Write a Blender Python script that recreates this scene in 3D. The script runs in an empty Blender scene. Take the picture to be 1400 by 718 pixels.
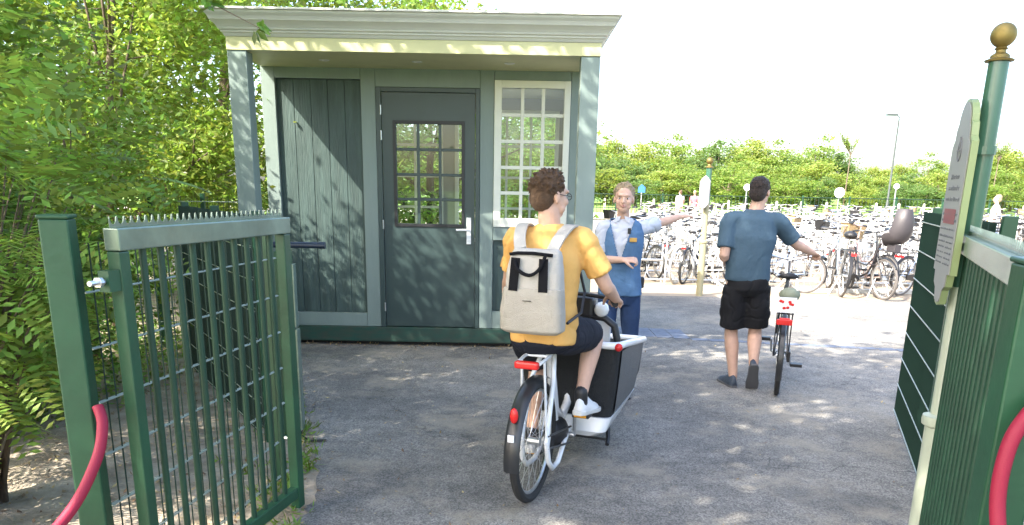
import bpy, math, random
import numpy as np
from mathutils import Vector as V, Matrix as M
random.seed(7); rng = np.random.default_rng(7)
R = math.radians; PI = math.pi
scene = bpy.context.scene; COL = scene.collection
# ------------------------------------------------------------ materials
def mat(name, col, rough=.6, metal=0., var=0., vscale=6., bump=0., bscale=40., col2=None, trans=0., spec=.5, coat=0., island=0., stretch=None, coords='Object'):
    m = bpy.data.materials.new(name); m.use_nodes = True
    nt = m.node_tree; N = nt.nodes; L = nt.links
    b = N['Principled BSDF']; b.inputs['Roughness'].default_value = rough; b.inputs['Metallic'].default_value = metal
    b.inputs['Specular IOR Level'].default_value = spec; b.inputs['Coat Weight'].default_value = coat
    c = (*col, 1); b.inputs['Base Color'].default_value = c
    tc = N.new('ShaderNodeTexCoord'); src = tc.outputs[coords]
    if stretch:
        mp = N.new('ShaderNodeMapping'); mp.inputs['Scale'].default_value = stretch; L.new(src, mp.inputs[0]); src = mp.outputs[0]
    out = None
    if var or col2:
        nz = N.new('ShaderNodeTexNoise'); nz.inputs['Scale'].default_value = vscale; nz.inputs['Detail'].default_value = 6
        nz.inputs['Roughness'].default_value = .62; L.new(src, nz.inputs['Vector'])
        mr = N.new('ShaderNodeValToRGB'); e = mr.color_ramp.elements
        e[0].position = .3; e[1].position = .7
        lo = col2 if col2 else tuple(x*(1-var) for x in col); hi = col if col2 else tuple(min(1, x*(1+var)) for x in col)
        e[0].color = (*lo, 1); e[1].color = (*hi, 1)
        L.new(nz.outputs['Fac'], mr.inputs[0]); out = mr.outputs[0]
    if island:
        g = N.new('ShaderNodeNewGeometry'); hs = N.new('ShaderNodeHueSaturation')
        a = N.new('ShaderNodeMapRange'); a.inputs[3].default_value = 1-island; a.inputs[4].default_value = 1+island
        h = N.new('ShaderNodeMapRange'); h.inputs[3].default_value = .47; h.inputs[4].default_value = .53
        L.new(g.outputs['Random Per Island'], a.inputs[0]); L.new(a.outputs[0], hs.inputs['Value'])
        L.new(g.outputs['Random Per Island'], h.inputs[0]); L.new(h.outputs[0], hs.inputs['Hue'])
        if out: L.new(out, hs.inputs['Color'])
        else: hs.inputs['Color'].default_value = c
        out = hs.outputs[0]
    if out: L.new(out, b.inputs['Base Color'])
    if bump:
        n2 = N.new('ShaderNodeTexNoise'); n2.inputs['Scale'].default_value = bscale; n2.inputs['Detail'].default_value = 5
        L.new(src, n2.inputs['Vector'])
        bp = N.new('ShaderNodeBump'); bp.inputs['Strength'].default_value = bump; bp.inputs['Distance'].default_value = .02
        L.new(n2.outputs['Fac'], bp.inputs['Height']); L.new(bp.outputs[0], b.inputs['Normal'])
    if trans:
        t = N.new('ShaderNodeBsdfTranslucent'); mx = N.new('ShaderNodeMixShader'); mx.inputs[0].default_value = trans
        if out:
            gm = N.new('ShaderNodeMixRGB'); gm.blend_type = 'MULTIPLY'; gm.inputs[0].default_value = 1; gm.inputs[2].default_value = (1.25, 1.3, .75, 1)
            L.new(out, gm.inputs[1]); L.new(gm.outputs[0], t.inputs[0])
        else: t.inputs[0].default_value = (c[0]*1.35, c[1]*1.3, c[2]*.55, 1)
        o = N['Material Output']; L.new(b.outputs[0], mx.inputs[1]); L.new(t.outputs[0], mx.inputs[2]); L.new(mx.outputs[0], o.inputs[0])
    return m
def glass_mat():
    m = bpy.data.materials.new('window_glass'); m.use_nodes = True; nt = m.node_tree; N = nt.nodes; L = nt.links
    N.remove(N['Principled BSDF']); o = N['Material Output']
    t = N.new('ShaderNodeBsdfTransparent'); t.inputs[0].default_value = (.93, .97, .95, 1)
    g = N.new('ShaderNodeBsdfGlossy'); g.inputs['Roughness'].default_value = .02
    f = N.new('ShaderNodeFresnel'); f.inputs[0].default_value = 1.45
    mx = N.new('ShaderNodeMixShader'); L.new(f.outputs[0], mx.inputs[0]); L.new(t.outputs[0], mx.inputs[1]); L.new(g.outputs[0], mx.inputs[2]); L.new(mx.outputs[0], o.inputs[0])
    return m
MT = {}
MT['trim'] = mat('grey_green_paint', (.205, .262, .243), .45, var=.10, vscale=3, bump=.15, bscale=30, stretch=(1, 1, .25))
MT['panel'] = mat('dark_stained_planks', (.052, .084, .078), .55, var=.3, vscale=5, bump=.35, bscale=24, stretch=(3, 3, .35))
MT['doorpaint'] = mat('dark_door_paint', (.038, .064, .063), .38, var=.08, vscale=4)
MT['plinth'] = mat('dark_green_plinth', (.012, .07, .052), .5, col2=(.045, .06, .045), vscale=7, stretch=(1, 1, 3))
MT['white'] = mat('white_window_paint', (.78, .78, .68), .4, var=.04, vscale=4)
MT['cornice'] = mat('cornice_grey_green', (.56, .56, .505), .5, var=.06, vscale=3)
MT['fascia'] = mat('fascia_cream_yellow', (.60, .58, .32), .5, var=.08, vscale=3)
MT['soffit'] = mat('soffit_boards', (.23, .25, .245), .6, var=.1, vscale=5)
MT['green'] = mat('green_powder_coat', (.015, .068, .032), .40, bump=.08, bscale=25, var=.32, vscale=3, spec=.5)
MT['greenbar'] = mat('green_bar_paint', (.009, .045, .023), .5, var=.25, vscale=5)
MT['greenwire'] = mat('green_wire', (.006, .03, .018), .6)
MT['palewire'] = mat('painted_glint_wire', (.30, .36, .31), .3)  # pale colour paints the white glint onto the horizontal wires
MT['rail'] = mat('weathered_skysheen_green_rail', (.17, .23, .185), .26, var=.3, vscale=4, metal=.35)  # weathered green, raised towards silver to paint in the sky reflection
MT['steel'] = mat('galvanised_steel', (.62, .64, .65), .35, metal=.9, var=.1, vscale=20)
MT['chrome'] = mat('chrome', (.75, .75, .77), .15, metal=1.)
MT['black'] = mat('black_plastic', (.018, .018, .02), .45)
MT['rubber'] = mat('tyre_rubber', (.02, .02, .02), .8)
MT['gold'] = mat('aged_gold', (.22, .165, .05), .5, metal=.6, var=.3, vscale=8)
MT['poledark'] = mat('pole_green_paint', (.05, .13, .09), .22, var=.1, vscale=5, spec=.6)
MT['polecream'] = mat('pole_sage_paint', (.42, .46, .36), .45, var=.08, vscale=5)
MT['poletan'] = mat('pole_tan_paint', (.36, .32, .19), .5)
MT['signgrey'] = mat('sign_face', (.29, .29, .285), .5, var=.03)
MT['signedge'] = mat('sign_edge_lime', (.23, .29, .13), .4)
MT['ink'] = mat('sign_ink', (.16, .17, .19), .6)
MT['maroon'] = mat('sign_maroon', (.28, .08, .09), .5)
MT['rope'] = mat('red_rope', (.27, .005, .032), .6, bump=.12, bscale=300)
MT['navy'] = mat('navy_paint', (.008, .022, .05), .3)
MT['glass'] = glass_mat()
MT['bark'] = mat('bark', (.13, .10, .07), .9, var=.35, vscale=14, bump=.8, bscale=30, stretch=(1, 1, .3))
MT['interior'] = mat('interior_wall', (.35, .36, .33), .8)
MT['lamp'] = mat('downlight_rim', (.7, .7, .66), .3)
MT['wood'] = mat('weathered_post_wood', (.45, .42, .35), .8, var=.2)
MT['lampgrey'] = mat('lamp_post_grey', (.045, .055, .05), .4)
MT['roofing'] = mat('roof_felt', (.08, .085, .09), .8, var=.2)
# ------------------------------------------------------------ objects
INV = {}
def tag(o, label=None, cat=None, group=None, kind=None):
    if label: o['label'] = label
    if cat: o['category'] = cat
    if group: o['group'] = group
    if kind: o['kind'] = kind
    return o
def thing(name, label, cat, loc=(0, 0, 0), rz=0, group=None, shift=True):
    """Empty at the thing's base. shift=True: its parts are written in world coordinates."""
    o = bpy.data.objects.new(name, None); COL.objects.link(o); o.empty_display_size = .2
    o.location = loc; o.rotation_euler = (0, 0, rz)
    INV[o.name] = (M.Translation(V(loc)) @ M.Rotation(rz, 4, 'Z')).inverted() if shift else M.Identity(4)
    return tag(o, label, cat, group)
def copy_tree(o, parent=None):
    c = o.copy(); COL.objects.link(c)
    if parent: c.parent = parent
    for ch in o.children: copy_tree(ch, c)
    return c
def finish(me, name, mats, parent, smooth, bevel=0.):
    if not isinstance(mats, (list, tuple)): mats = [mats]
    for m in mats: me.materials.append(m)
    if smooth:
        me.polygons.foreach_set('use_smooth', [True]*len(me.polygons))
        if smooth != 'all': me.set_sharp_from_angle(angle=R(42))
    o = bpy.data.objects.new(name, me); COL.objects.link(o)
    if parent:
        inv = INV.get(parent.name, M.Identity(4)); INV[o.name] = inv
        me.transform(inv); o.parent = parent
    if bevel:
        b = o.modifiers.new('b', 'BEVEL'); b.width = bevel; b.segments = 2; b.limit_method = 'ANGLE'; b.angle_limit = R(50)
    return o
def perp(d):
    d = V(d).normalized(); a = V((0, 0, 1)) if abs(d.z) < .9 else V((1, 0, 0))
    u = d.cross(a).normalized(); return u, d.cross(u).normalized()
class MB:
    def __init__(s): s.v = []; s.f = []; s.m = []
    def add(s, vs, fs, mi=0):
        n = len(s.v); s.v += [tuple(x) for x in vs]; s.f += [tuple(i+n for i in f) for f in fs]; s.m += [mi]*len(fs); return s
    def box(s, a, b, mi=0, mtx=None):
        vs = [V((x, y, z)) for x in (a[0], b[0]) for y in (a[1], b[1]) for z in (a[2], b[2])]
        if mtx: vs = [mtx @ v for v in vs]
        return s.add(vs, [(0, 1, 3, 2), (4, 6, 7, 5), (0, 4, 5, 1), (2, 3, 7, 6), (0, 2, 6, 4), (1, 5, 7, 3)], mi)
    def beam(s, p0, p1, w, h, up=(0, 0, 1), mi=0):
        p0, p1 = V(p0), V(p1); d = (p1-p0).normalized(); u = V(up)
        x = d.cross(u)
        if x.length < 1e-4: x = d.cross(V((0, 1, 0)))
        x.normalize(); z = x.cross(d).normalized()
        vs = [p + x*(a*w/2) + z*(b*h/2) for p in (p0, p1) for a, b in ((-1, -1), (1, -1), (1, 1), (-1, 1))]
        return s.add(vs, [(0, 3, 2, 1), (4, 5, 6, 7), (0, 1, 5, 4), (1, 2, 6, 5), (2, 3, 7, 6), (3, 0, 4, 7)], mi)
    def tube(s, pts, r, n=8, mi=0, closed=False):
        pts = [V(p) for p in pts]; k = len(pts); rr = r if isinstance(r, (list, tuple)) else [r]*k
        u = None; vs = []
        for i, p in enumerate(pts):
            a = pts[(i-1) % k] if (i or closed) else p; b = pts[(i+1) % k] if (i < k-1 or closed) else p
            d = (b-a); d = d.normalized() if d.length > 1e-9 else V((0, 0, 1))
            if u is None: u = perp(d)[0]
            u = (u - d*u.dot(d)); u = u.normalized() if u.length > 1e-6 else perp(d)[0]
            w = d.cross(u)
            for j in range(n):
                t = 2*PI*j/n; vs.append(p + (u*math.cos(t)+w*math.sin(t))*rr[i])
        fs = []
        for i in range(k if closed else k-1):
            i2 = (i+1) % k
            for j in range(n):
                j2 = (j+1) % n; fs.append((i*n+j, i*n+j2, i2*n+j2, i2*n+j))
        if not closed: fs += [tuple(range(n))[::-1], tuple((k-1)*n+j for j in range(n))]
        return s.add(vs, fs, mi)
    def loft(s, rings, mi=0, caps=True):
        n = len(rings[0]); vs = [p for r in rings for p in r]; fs = []
        for i in range(len(rings)-1):
            for j in range(n):
                j2 = (j+1) % n; fs.append((i*n+j, i*n+j2, (i+1)*n+j2, (i+1)*n+j))
        if caps: fs += [tuple(range(n))[::-1], tuple((len(rings)-1)*n+j for j in range(n))]
        return s.add(vs, fs, mi)
    def lathe(s, prof, base=(0, 0, 0), axis=(0, 0, 1), n=20, mi=0):
        ax = V(axis).normalized(); u, w = perp(ax); b = V(base)
        rings = [[b + ax*z + (u*math.cos(2*PI*j/n)+w*math.sin(2*PI*j/n))*max(r, 1e-4) for j in range(n)] for r, z in prof]
        return s.loft(rings, mi)
    def prism(s, poly, o, u, v, t, mi=0):
        """poly (a,b) in plane o + a*u + b*v, thickness t along u x v"""
        o, u, v = V(o), V(u), V(v); n = u.cross(v).normalized(); k = len(poly)
        p0 = [o+u*a+v*b for a, b in poly]; p1 = [p+n*t for p in p0]
        return s.add(p0+p1, [tuple(range(k))[::-1], tuple(range(k, 2*k))] + [(i, (i+1) % k, k+(i+1) % k, k+i) for i in range(k)], mi)
    def ball(s, c, r, n=12, mi=0, sc=(1, 1, 1)):
        c = V(c); rings = []
        for i in range(n//2+1):
            t = PI*i/(n//2); rr = math.sin(t)*r
            rings.append([c+V((math.cos(2*PI*j/n)*max(rr, 1e-4)*sc[0], math.sin(2*PI*j/n)*max(rr, 1e-4)*sc[1], -math.cos(t)*r*sc[2])) for j in range(n)])
        return s.loft(rings, mi)
    def build(s, name, mats, parent=None, smooth=False, bevel=0.):
        me = bpy.data.meshes.new(name); me.from_pydata(s.v, [], s.f); me.update()
        if any(s.m): me.polygons.foreach_set('material_index', s.m)
        return finish(me, name, mats, parent, smooth, bevel)
# ------------------------------------------------------------ camera, world, sun
def make_camera():
    pit, rol = R(14.7), R(-1.05)
    f = V((0, math.cos(pit), -math.sin(pit))); rt = V((1, 0, 0)); up = rt.cross(f)
    c, s = math.cos(rol), math.sin(rol)
    X = rt*c - up*s; Y = rt*s + up*c
    cam = bpy.data.cameras.new('camera'); o = bpy.data.objects.new('camera', cam); COL.objects.link(o)
    o.matrix_world = M(((X.x, Y.x, -f.x, 0), (X.y, Y.y, -f.y, 0), (X.z, Y.z, -f.z, 1.65), (0, 0, 0, 1)))
    cam.sensor_width = 36; cam.lens = 36*1030/1400; cam.shift_y = 169/1400; cam.clip_end = 3000; cam.clip_start = .05
    scene.camera = o
make_camera()
SUN = V((-.554, -.462, .693)).normalized()
def make_light():
    w = bpy.data.worlds.new('World'); scene.world = w; w.use_nodes = True; N = w.node_tree.nodes; L = w.node_tree.links
    sk = N.new('ShaderNodeTexSky'); sk.sky_type = 'NISHITA'; sk.sun_disc = False
    sk.sun_elevation = math.asin(SUN.z); sk.sun_rotation = math.atan2(SUN.x, SUN.y)
    sk.air_density = 1.0; sk.dust_density = 3.5; sk.ozone_density = 1.0
    bg = N['Background']; bg.inputs[1].default_value = .15; L.new(sk.outputs[0], bg.inputs[0])
    l = bpy.data.lights.new('sun', 'SUN'); l.energy = 3.0; l.angle = R(.5); l.color = (1, .93, .81)
    o = bpy.data.objects.new('sun', l); COL.objects.link(o); o.rotation_euler = SUN.to_track_quat('Z', 'Y').to_euler()
    vs = scene.view_settings; vs.view_transform = 'Standard'; vs.look = 'None'; vs.gamma = 1; vs.use_curve_mapping = False; vs.exposure = 2.38
make_light()
scene.cycles.max_bounces = 8; scene.cycles.diffuse_bounces = 4; scene.cycles.transparent_max_bounces = 16; scene.cycles.transmission_bounces = 5
scene.cycles.caustics_reflective = False; scene.cycles.caustics_refractive = False
# ------------------------------------------------------------ ground
def sheet(name, poly, z, m, label=None, thick=0):
    mb = MB(); mb.add([(x, y, z) for x, y in poly], [tuple(range(len(poly)))]); o = mb.build(name, m); o['kind'] = 'structure'; return o
def asphalt_mat():
    m = bpy.data.materials.new('asphalt'); m.use_nodes = True; nt = m.node_tree; N = nt.nodes; L = nt.links; b = N['Principled BSDF']
    tc = N.new('ShaderNodeTexCoord')
    def noise(sc, det=6, ro=.6):
        n = N.new('ShaderNodeTexNoise'); n.inputs['Scale'].default_value = sc; n.inputs['Detail'].default_value = det; n.inputs['Roughness'].default_value = ro
        L.new(tc.outputs['Object'], n.inputs['Vector']); return n.outputs['Fac']
    def ramp(f, p0, p1, c0, c1):
        r = N.new('ShaderNodeValToRGB'); e = r.color_ramp.elements; e[0].position = p0; e[1].position = p1; e[0].color = (*c0, 1); e[1].color = (*c1, 1); L.new(f, r.inputs[0]); return r.outputs[0]
    def mix(a, bb, f, mode='MIX'):
        x = N.new('ShaderNodeMixRGB'); x.blend_type = mode
        if isinstance(f, float): x.inputs[0].default_value = f
        else: L.new(f, x.inputs[0])
        L.new(a, x.inputs[1])
        if isinstance(bb, tuple): x.inputs[2].default_value = (*bb, 1)
        else: L.new(bb, x.inputs[2])
        return x.outputs[0]
    c = ramp(noise(.55, 9, .68), .40, .60, (.15, .146, .138), (.27, .258, .235))
    c = mix(c, ramp(noise(6, 10, .75), .3, .7, (.72, .72, .72), (1.25, 1.25, 1.25)), 1., 'MULTIPLY')
    vo = N.new('ShaderNodeTexVoronoi'); vo.inputs['Scale'].default_value = 130; L.new(tc.outputs['Object'], vo.inputs['Vector'])
    c = mix(c, ramp(vo.outputs['Color'], .2, .9, (.6, .6, .6), (1.45, 1.42, 1.38)), 1., 'MULTIPLY')
    c = mix(c, (.34, .30, .235), ramp(noise(1.3, 9, .74), .50, .64, (0, 0, 0), (.75, .75, .75)))
    c = mix(c, (.075, .077, .08), ramp(noise(.8, 4, .5), .62, .66, (0, 0, 0), (.35, .35, .35)))
    wp = N.new('ShaderNodeVectorMath'); wp.operation = 'ADD'; nn = N.new('ShaderNodeTexNoise'); nn.inputs['Scale'].default_value = 2.5; nn.inputs['Detail'].default_value = 5
    L.new(tc.outputs['Object'], nn.inputs['Vector']); L.new(tc.outputs['Object'], wp.inputs[0]); L.new(nn.outputs['Color'], wp.inputs[1])
    ve = N.new('ShaderNodeTexVoronoi'); ve.feature = 'DISTANCE_TO_EDGE'; ve.inputs['Scale'].default_value = .55; L.new(wp.outputs[0], ve.inputs['Vector'])
    ck = ramp(ve.outputs['Distance'], .002, .006, (1, 1, 1), (0, 0, 0)); ck2 = mix(ck, ramp(noise(.7, 3), .5, .6, (0, 0, 0), (.8, .8, .8)), 1., 'MULTIPLY')
    c = mix(c, (.045, .045, .045), ck2)
    L.new(c, b.inputs['Base Color']); b.inputs['Roughness'].default_value = .85; b.inputs['Specular IOR Level'].default_value = .3
    bp = N.new('ShaderNodeBump'); bp.inputs['Strength'].default_value = .5; bp.inputs['Distance'].default_value = .006
    L.new(vo.outputs['Distance'], bp.inputs['Height']); L.new(bp.outputs[0], b.inputs['Normal'])
    return m
MT['asphalt'] = asphalt_mat()
MT['soil'] = mat('sandy_soil', (.46, .40, .32), .95, col2=(.20, .16, .11), vscale=5, bump=1., bscale=40)
MT['beige'] = mat('beige_clinker_paving', (.31, .25, .18), .8, var=.14, vscale=3, bump=.3, bscale=60)
MT['grassfar'] = mat('far_grass', (.16, .26, .045), .9, var=.3, vscale=.5)
MT['roadfar'] = mat('far_road', (.42, .36, .32), .9, var=.1, vscale=.7)
MT['bluebrick'] = mat('blue_grey_brick', (.15, .17, .215), .7, var=.25, vscale=14, bump=.4, bscale=60)
MT['kerb'] = mat('concrete_kerb', (.46, .45, .41), .8, var=.15, vscale=8)
sheet('ground', [(-700, -300), (900, -300), (900, 1500), (-700, 1500)], 0, MT['grassfar'])
sheet('woodland_floor', [(-40, -12), (-1.0, -12), (-1.0, 3.0), (-.6, 12), (-3, 40), (-40, 40)], .004, MT['soil'])
edge = [(-.86, -12), (-.92, 2.0), (-.95, 2.9), (-1.08, 3.45), (-1.05, 3.9), (-1.25, 4.5), (-1.34, 5.0), (-1.62, 5.5), (-1.75, 6.1), (-2.0, 6.6), (-2.2, 7.2), (-2.35, 7.8), (-2.4, 12.2)]
ee = []
for (a, b) in zip(edge, edge[1:]):
    for k in range(6):
        t = k/6; ee.append((a[0]+(b[0]-a[0])*t+random.uniform(-.03, .03), a[1]+(b[1]-a[1])*t))
ee.append(edge[-1])
sheet('forecourt', ee + [(60, 12.2), (60, -12)], .008, MT['asphalt'])
sheet('bike_park_paving', [(-6, 12.2), (70, 12.2), (70, 46), (-6, 46)], .008, MT['beige'])
sheet('road', [(-60, 47), (200, 47), (200, 58), (-60, 58)], .010, MT['roadfar'])
kb = MB(); kb.box((2.2, 13.0, 0), (60, 13.12, .07)); o = kb.build('kerb', MT['kerb'], bevel=.01); o['kind'] = 'structure'
dr = MB()
def rowbricks(x0, x1, y0, y1, nx, ny):
    for i in range(nx):
        for j in range(ny):
            a = x0+(x1-x0)*i/nx; b = x0+(x1-x0)*(i+1)/nx; c = y0+(y1-y0)*j/ny; d = y0+(y1-y0)*(j+1)/ny
            sh = -.19*((a+b)/2-1.6)
            dr.box((a+.004, c+.004+sh, -.02), (b-.004, d-.004+sh, .0125+random.uniform(0, .002)))
rowbricks(.9, 2.05, 8.62, 9.2, 6, 5); rowbricks(2.05, 4.6, 8.56, 8.68, 13, 1)
o = dr.build('drain_band', MT['bluebrick']); o['kind'] = 'structure'
# ------------------------------------------------------------ kiosk
def kiosk():
    T = thing('kiosk', 'grey green timber kiosk with a flat overhanging roof, standing beside the forecourt', 'kiosk', (-.9, 7.9, 0))
    XL, XR, Y0, Y1 = -2.52, .71, 7.9, 10.3; ZT = 2.79
    P = lambda mb, n, m, par=T, bv=.004, sm=False: mb.build(n, m, par, smooth=sm, bevel=bv)
    mb = MB(); mb.box((XL+.02, Y0-.02, .05), (XR-.02, Y1, .205)); P(mb, 'plinth', MT['plinth'])
    mb = MB(); mb.box((XL+.1, Y0+.08, .0), (XR-.1, Y1-.1, .05)); P(mb, 'shadow_gap_base', MT['black'])  # inset black strip, its colour stands in for the shadow gap under the plinth
    mb = MB(); mb.box((XL+.02, Y0+.1, .207), (XR-.02, Y1, .25)); P(mb, 'floor', MT['interior'])
    # front studs and rails
    mb = MB()
    F0, F1 = Y0, Y0+.10
    for a, b in ((XL, -2.387), (-1.543, -1.40), (-.365, -.228), (.53, XR)): mb.box((a, F0, .207), (b, F1, ZT))
    mb.box((-2.385, F0+.003, .207), (-1.545, F1, .345)); mb.box((-2.385, F0+.003, 2.66), (-1.545, F1, ZT))
    mb.box((-1.398, F0+.003, 2.595), (-.367, F1, ZT))
    mb.box((-.226, F0+.003, .207), (.528, F1, .39)); mb.box((-.226, F0+.003, 1.13), (.528, F1, 1.262)); mb.box((-.226, F0+.003, 2.676), (.528, F1, ZT))
    P(mb, 'wall_frame', MT['trim'])
    mb = MB(); n = 5; w = .84/n
    for i in range(n): mb.box((-2.385+i*w+.0016, F0+.045, .347), (-2.385+(i+1)*w-.0016, F0+.07, 2.658))
    mb.box((-2.385, F0+.071, .347), (-1.545, F0+.09, 2.658)); P(mb, 'plank_panel', MT['panel'])
    mb = MB(); mb.box((-.224, F0+.045, .392), (.526, F0+.08, 1.128)); P(mb, 'lower_panel', MT['panel'])
    # side and back walls
    def glazed(x0, x1, z0, z1, y, nx, nz, par, m, t=.035, bar=.03, name='window_bars'):
        mb = MB()
        for i in range(1, nx): xx = x0+(x1-x0)*i/nx; mb.box((xx-bar/2, y, z0), (xx+bar/2, y+t, z1))
        for j in range(1, nz):
            zz = z0+(z1-z0)*j/nz
            for i in range(nx):
                a = x0+(x1-x0)*i/nx+(bar/2 if i else 0); b = x0+(x1-x0)*(i+1)/nx-(bar/2 if i < nx-1 else 0)
                mb.box((a, y+.002, zz-bar/2), (b, y+t-.002, zz+bar/2))
        P(mb, name, m, par, .003)
        mb = MB(); mb.box((x0, y+t*.45, z0), (x1, y+t*.55, z1)); P(mb, 'pane', MT['glass'], par, 0)
    mb = MB()
    for x in (XL, XR-.06):
        mb.box((x, F1+.002, .252), (x+.06, Y1, .95)); mb.box((x, F1+.002, 2.5), (x+.06, Y1, ZT))
        for a, b in ((F1+.002, F1+.3), (Y1-.3, Y1)): mb.box((x+.001, a, .95), (x+.059, b, 2.5))
    P(mb, 'side_wall', MT['trim'], T, 0)
    mb = MB(); mb.box((XL+.061, Y1-.06, .252), (XR-.061, Y1, .95)); mb.box((XL+.061, Y1-.06, 2.62), (XR-.061, Y1, ZT))
    for a, b in ((XL+.061, -2.32), (-.95, -.8), (.55, XR-.061)): mb.box((a, Y1-.059, .95), (b, Y1-.001, 2.62))
    P(mb, 'back_wall', MT['interior'], T, 0)
    for a, b, nx in ((-2.32, -.95, 4), (-.8, .55, 4)):
        f = MB(); 
        for q in ((a, a+.05, .95, 2.62), (b-.05, b, .95, 2.62)): f.box((q[0], Y1-.07, q[2]), (q[1], Y1+.004, q[3]))
        f.box((a+.05, Y1-.069, .95), (b-.05, Y1+.003, 1.0)); f.box((a+.05, Y1-.069, 2.57), (b-.05, Y1+.003, 2.62))
        fo = P(f, 'window', MT['white'], T, .003); glazed(a+.05, b-.05, 1.0, 2.57, Y1-.05, nx, 4, fo, MT['white'])
    # front window
    f = MB(); a, b, c, d = -.224, .526, 1.264, 2.674
    f.box((a, F0-.012, c), (a+.072, F0+.06, d)); f.box((b-.062, F0-.012, c), (b, F0+.06, d))
    f.box((a+.072, F0-.011, c), (b-.062, F0+.059, c+.09)); f.box((a+.072, F0-.011, d-.07), (b-.062, F0+.059, d))
    fo = P(f, 'window', MT['white'], T, .004)
    glazed(a+.072, b-.062, c+.09, d-.07, F0+.008, 3, 5, fo, MT['white'], bar=.034)
    # door
    f = MB(); f.box((-1.398, F0-.008, .207), (-1.347, F0+.07, 2.593)); f.box((-.41, F0-.008, .207), (-.367, F0+.07, 2.593)); f.box((-1.347, F0-.007, 2.55), (-.41, F0+.069, 2.593))
    P(f, 'door_frame', MT['doorpaint'])
    D = MB(); a, b, c, d = -1.341, -.416, .215, 2.545; g0, g1, h0, h1 = -1.205, -.548, 1.282, 2.255
    y0, y1 = F0+.012, F0+.055
    D.box((a, y0, c), (g0, y1, d)); D.box((g1, y0, c), (b, y1, d)); D.box((g0, y0, c), (g1, y1, h0)); D.box((g0, y0, h1), (g1, y1, d))
    dr = P(D, 'door', MT['doorpaint'], T, 0)
    f = MB(); f.box((g0-.03, y0-.012, h0-.03), (g0, y0-.001, h1+.03)); f.box((g1, y0-.012, h0-.03), (g1+.03, y0-.001, h1+.03)); f.box((g0, y0-.0115, h0-.03), (g1, y0-.001, h0)); f.box((g0, y0-.0115, h1), (g1, y0-.001, h1+.03))
    P(f, 'glazing_bead', MT['black'], dr, .002)
    glazed(g0, g1, h0, h1, y0+.002, 3, 4, dr, MT['doorpaint'], bar=.028)
    f = MB(); f.box((-.497, y0-.012, 1.085), (-.452, y0-.001, 1.352)); f.tube([(-.475, y0-.01, 1.23), (-.475, y0-.055, 1.23), (-.49, y0-.062, 1.23), (-.60, y0-.062, 1.228)], .0105, 8)
    f.tube([(-.475, y0-.008, 1.13), (-.475, y0-.018, 1.13)], .012, 10)
    P(f, 'handle', mat('white_handle', (.82, .82, .82), .3), dr, 0, True)
    for z in (2.38, 2.14, 1.27, .42):
        f = MB(); f.tube([(-1.349, F0-.012, z-.045), (-1.349, F0-.012, z+.045)], .008, 8); P(f, 'hinge', MT['steel'], dr, 0, True)
    # columns, beam, soffit, cornice
    CY = 7.0
    for a, b in ((-2.51, -2.345), (.545, .71)):
        mb = MB(); mb.box((a, CY, .05), (b, CY+.165, 2.76)); mb.box((a-.012, CY-.012, .0), (b+.012, CY+.177, .05)); P(mb, 'column', MT['trim'])
    mb = MB()
    for i in range(8): y = CY+.02+i*.115; mb.box((-2.5, y, 2.768), (.7, y+.111, 2.782))
    P(mb, 'soffit', MT['soffit'])
    for x in (-1.781, -.928, -.076):
        mb = MB(); mb.lathe([(.045, 0), (.05, -.008), (.036, -.012), (.03, -.004)], (x, 7.45, 2.767), n=16); P(mb, 'downlight', MT['lamp'], T, 0, True)
    def ringbox(d0, z0, d1, z1, mb):
        r = []
        for dd, z in ((d0, z0), (d1, z1)): r.append([(-2.51-dd, 6.99-dd, z), (.715+dd, 6.99-dd, z), (.715+dd, Y1+.05+dd, z), (-2.51-dd, Y1+.05+dd, z)])
        return r
    mb = MB(); r0, r1 = ringbox(.0, 2.762, .0, 2.868, mb); mb.loft([r0, r1]); P(mb, 'fascia', MT['fascia'], T, .003)
    mb = MB(); prof = [(.005, 2.869), (.012, 2.88), (.018, 2.892), (.03, 2.9), (.03, 2.912), (.045, 2.92), (.05, 2.935), (.065, 2.955), (.085, 2.975), (.098, 2.985), (.103, 3.0), (.11, 3.015), (.125, 3.032), (.13, 3.04), (.133, 3.055)]
    rings = [[(-2.51-d, 6.99-d, z), (.715+d, 6.99-d, z), (.715+d, Y1+.05+d, z), (-2.51-d, Y1+.05+d, z)] for d, z in prof]
    mb.loft(rings); P(mb, 'cornice', MT['cornice'], T, 0)
    mb = MB(); mb.box((-2.66, 6.84, 3.057), (.865, Y1+.2, 3.075)); P(mb, 'roof', MT['cornice'], T, .003)
kiosk()
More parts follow.
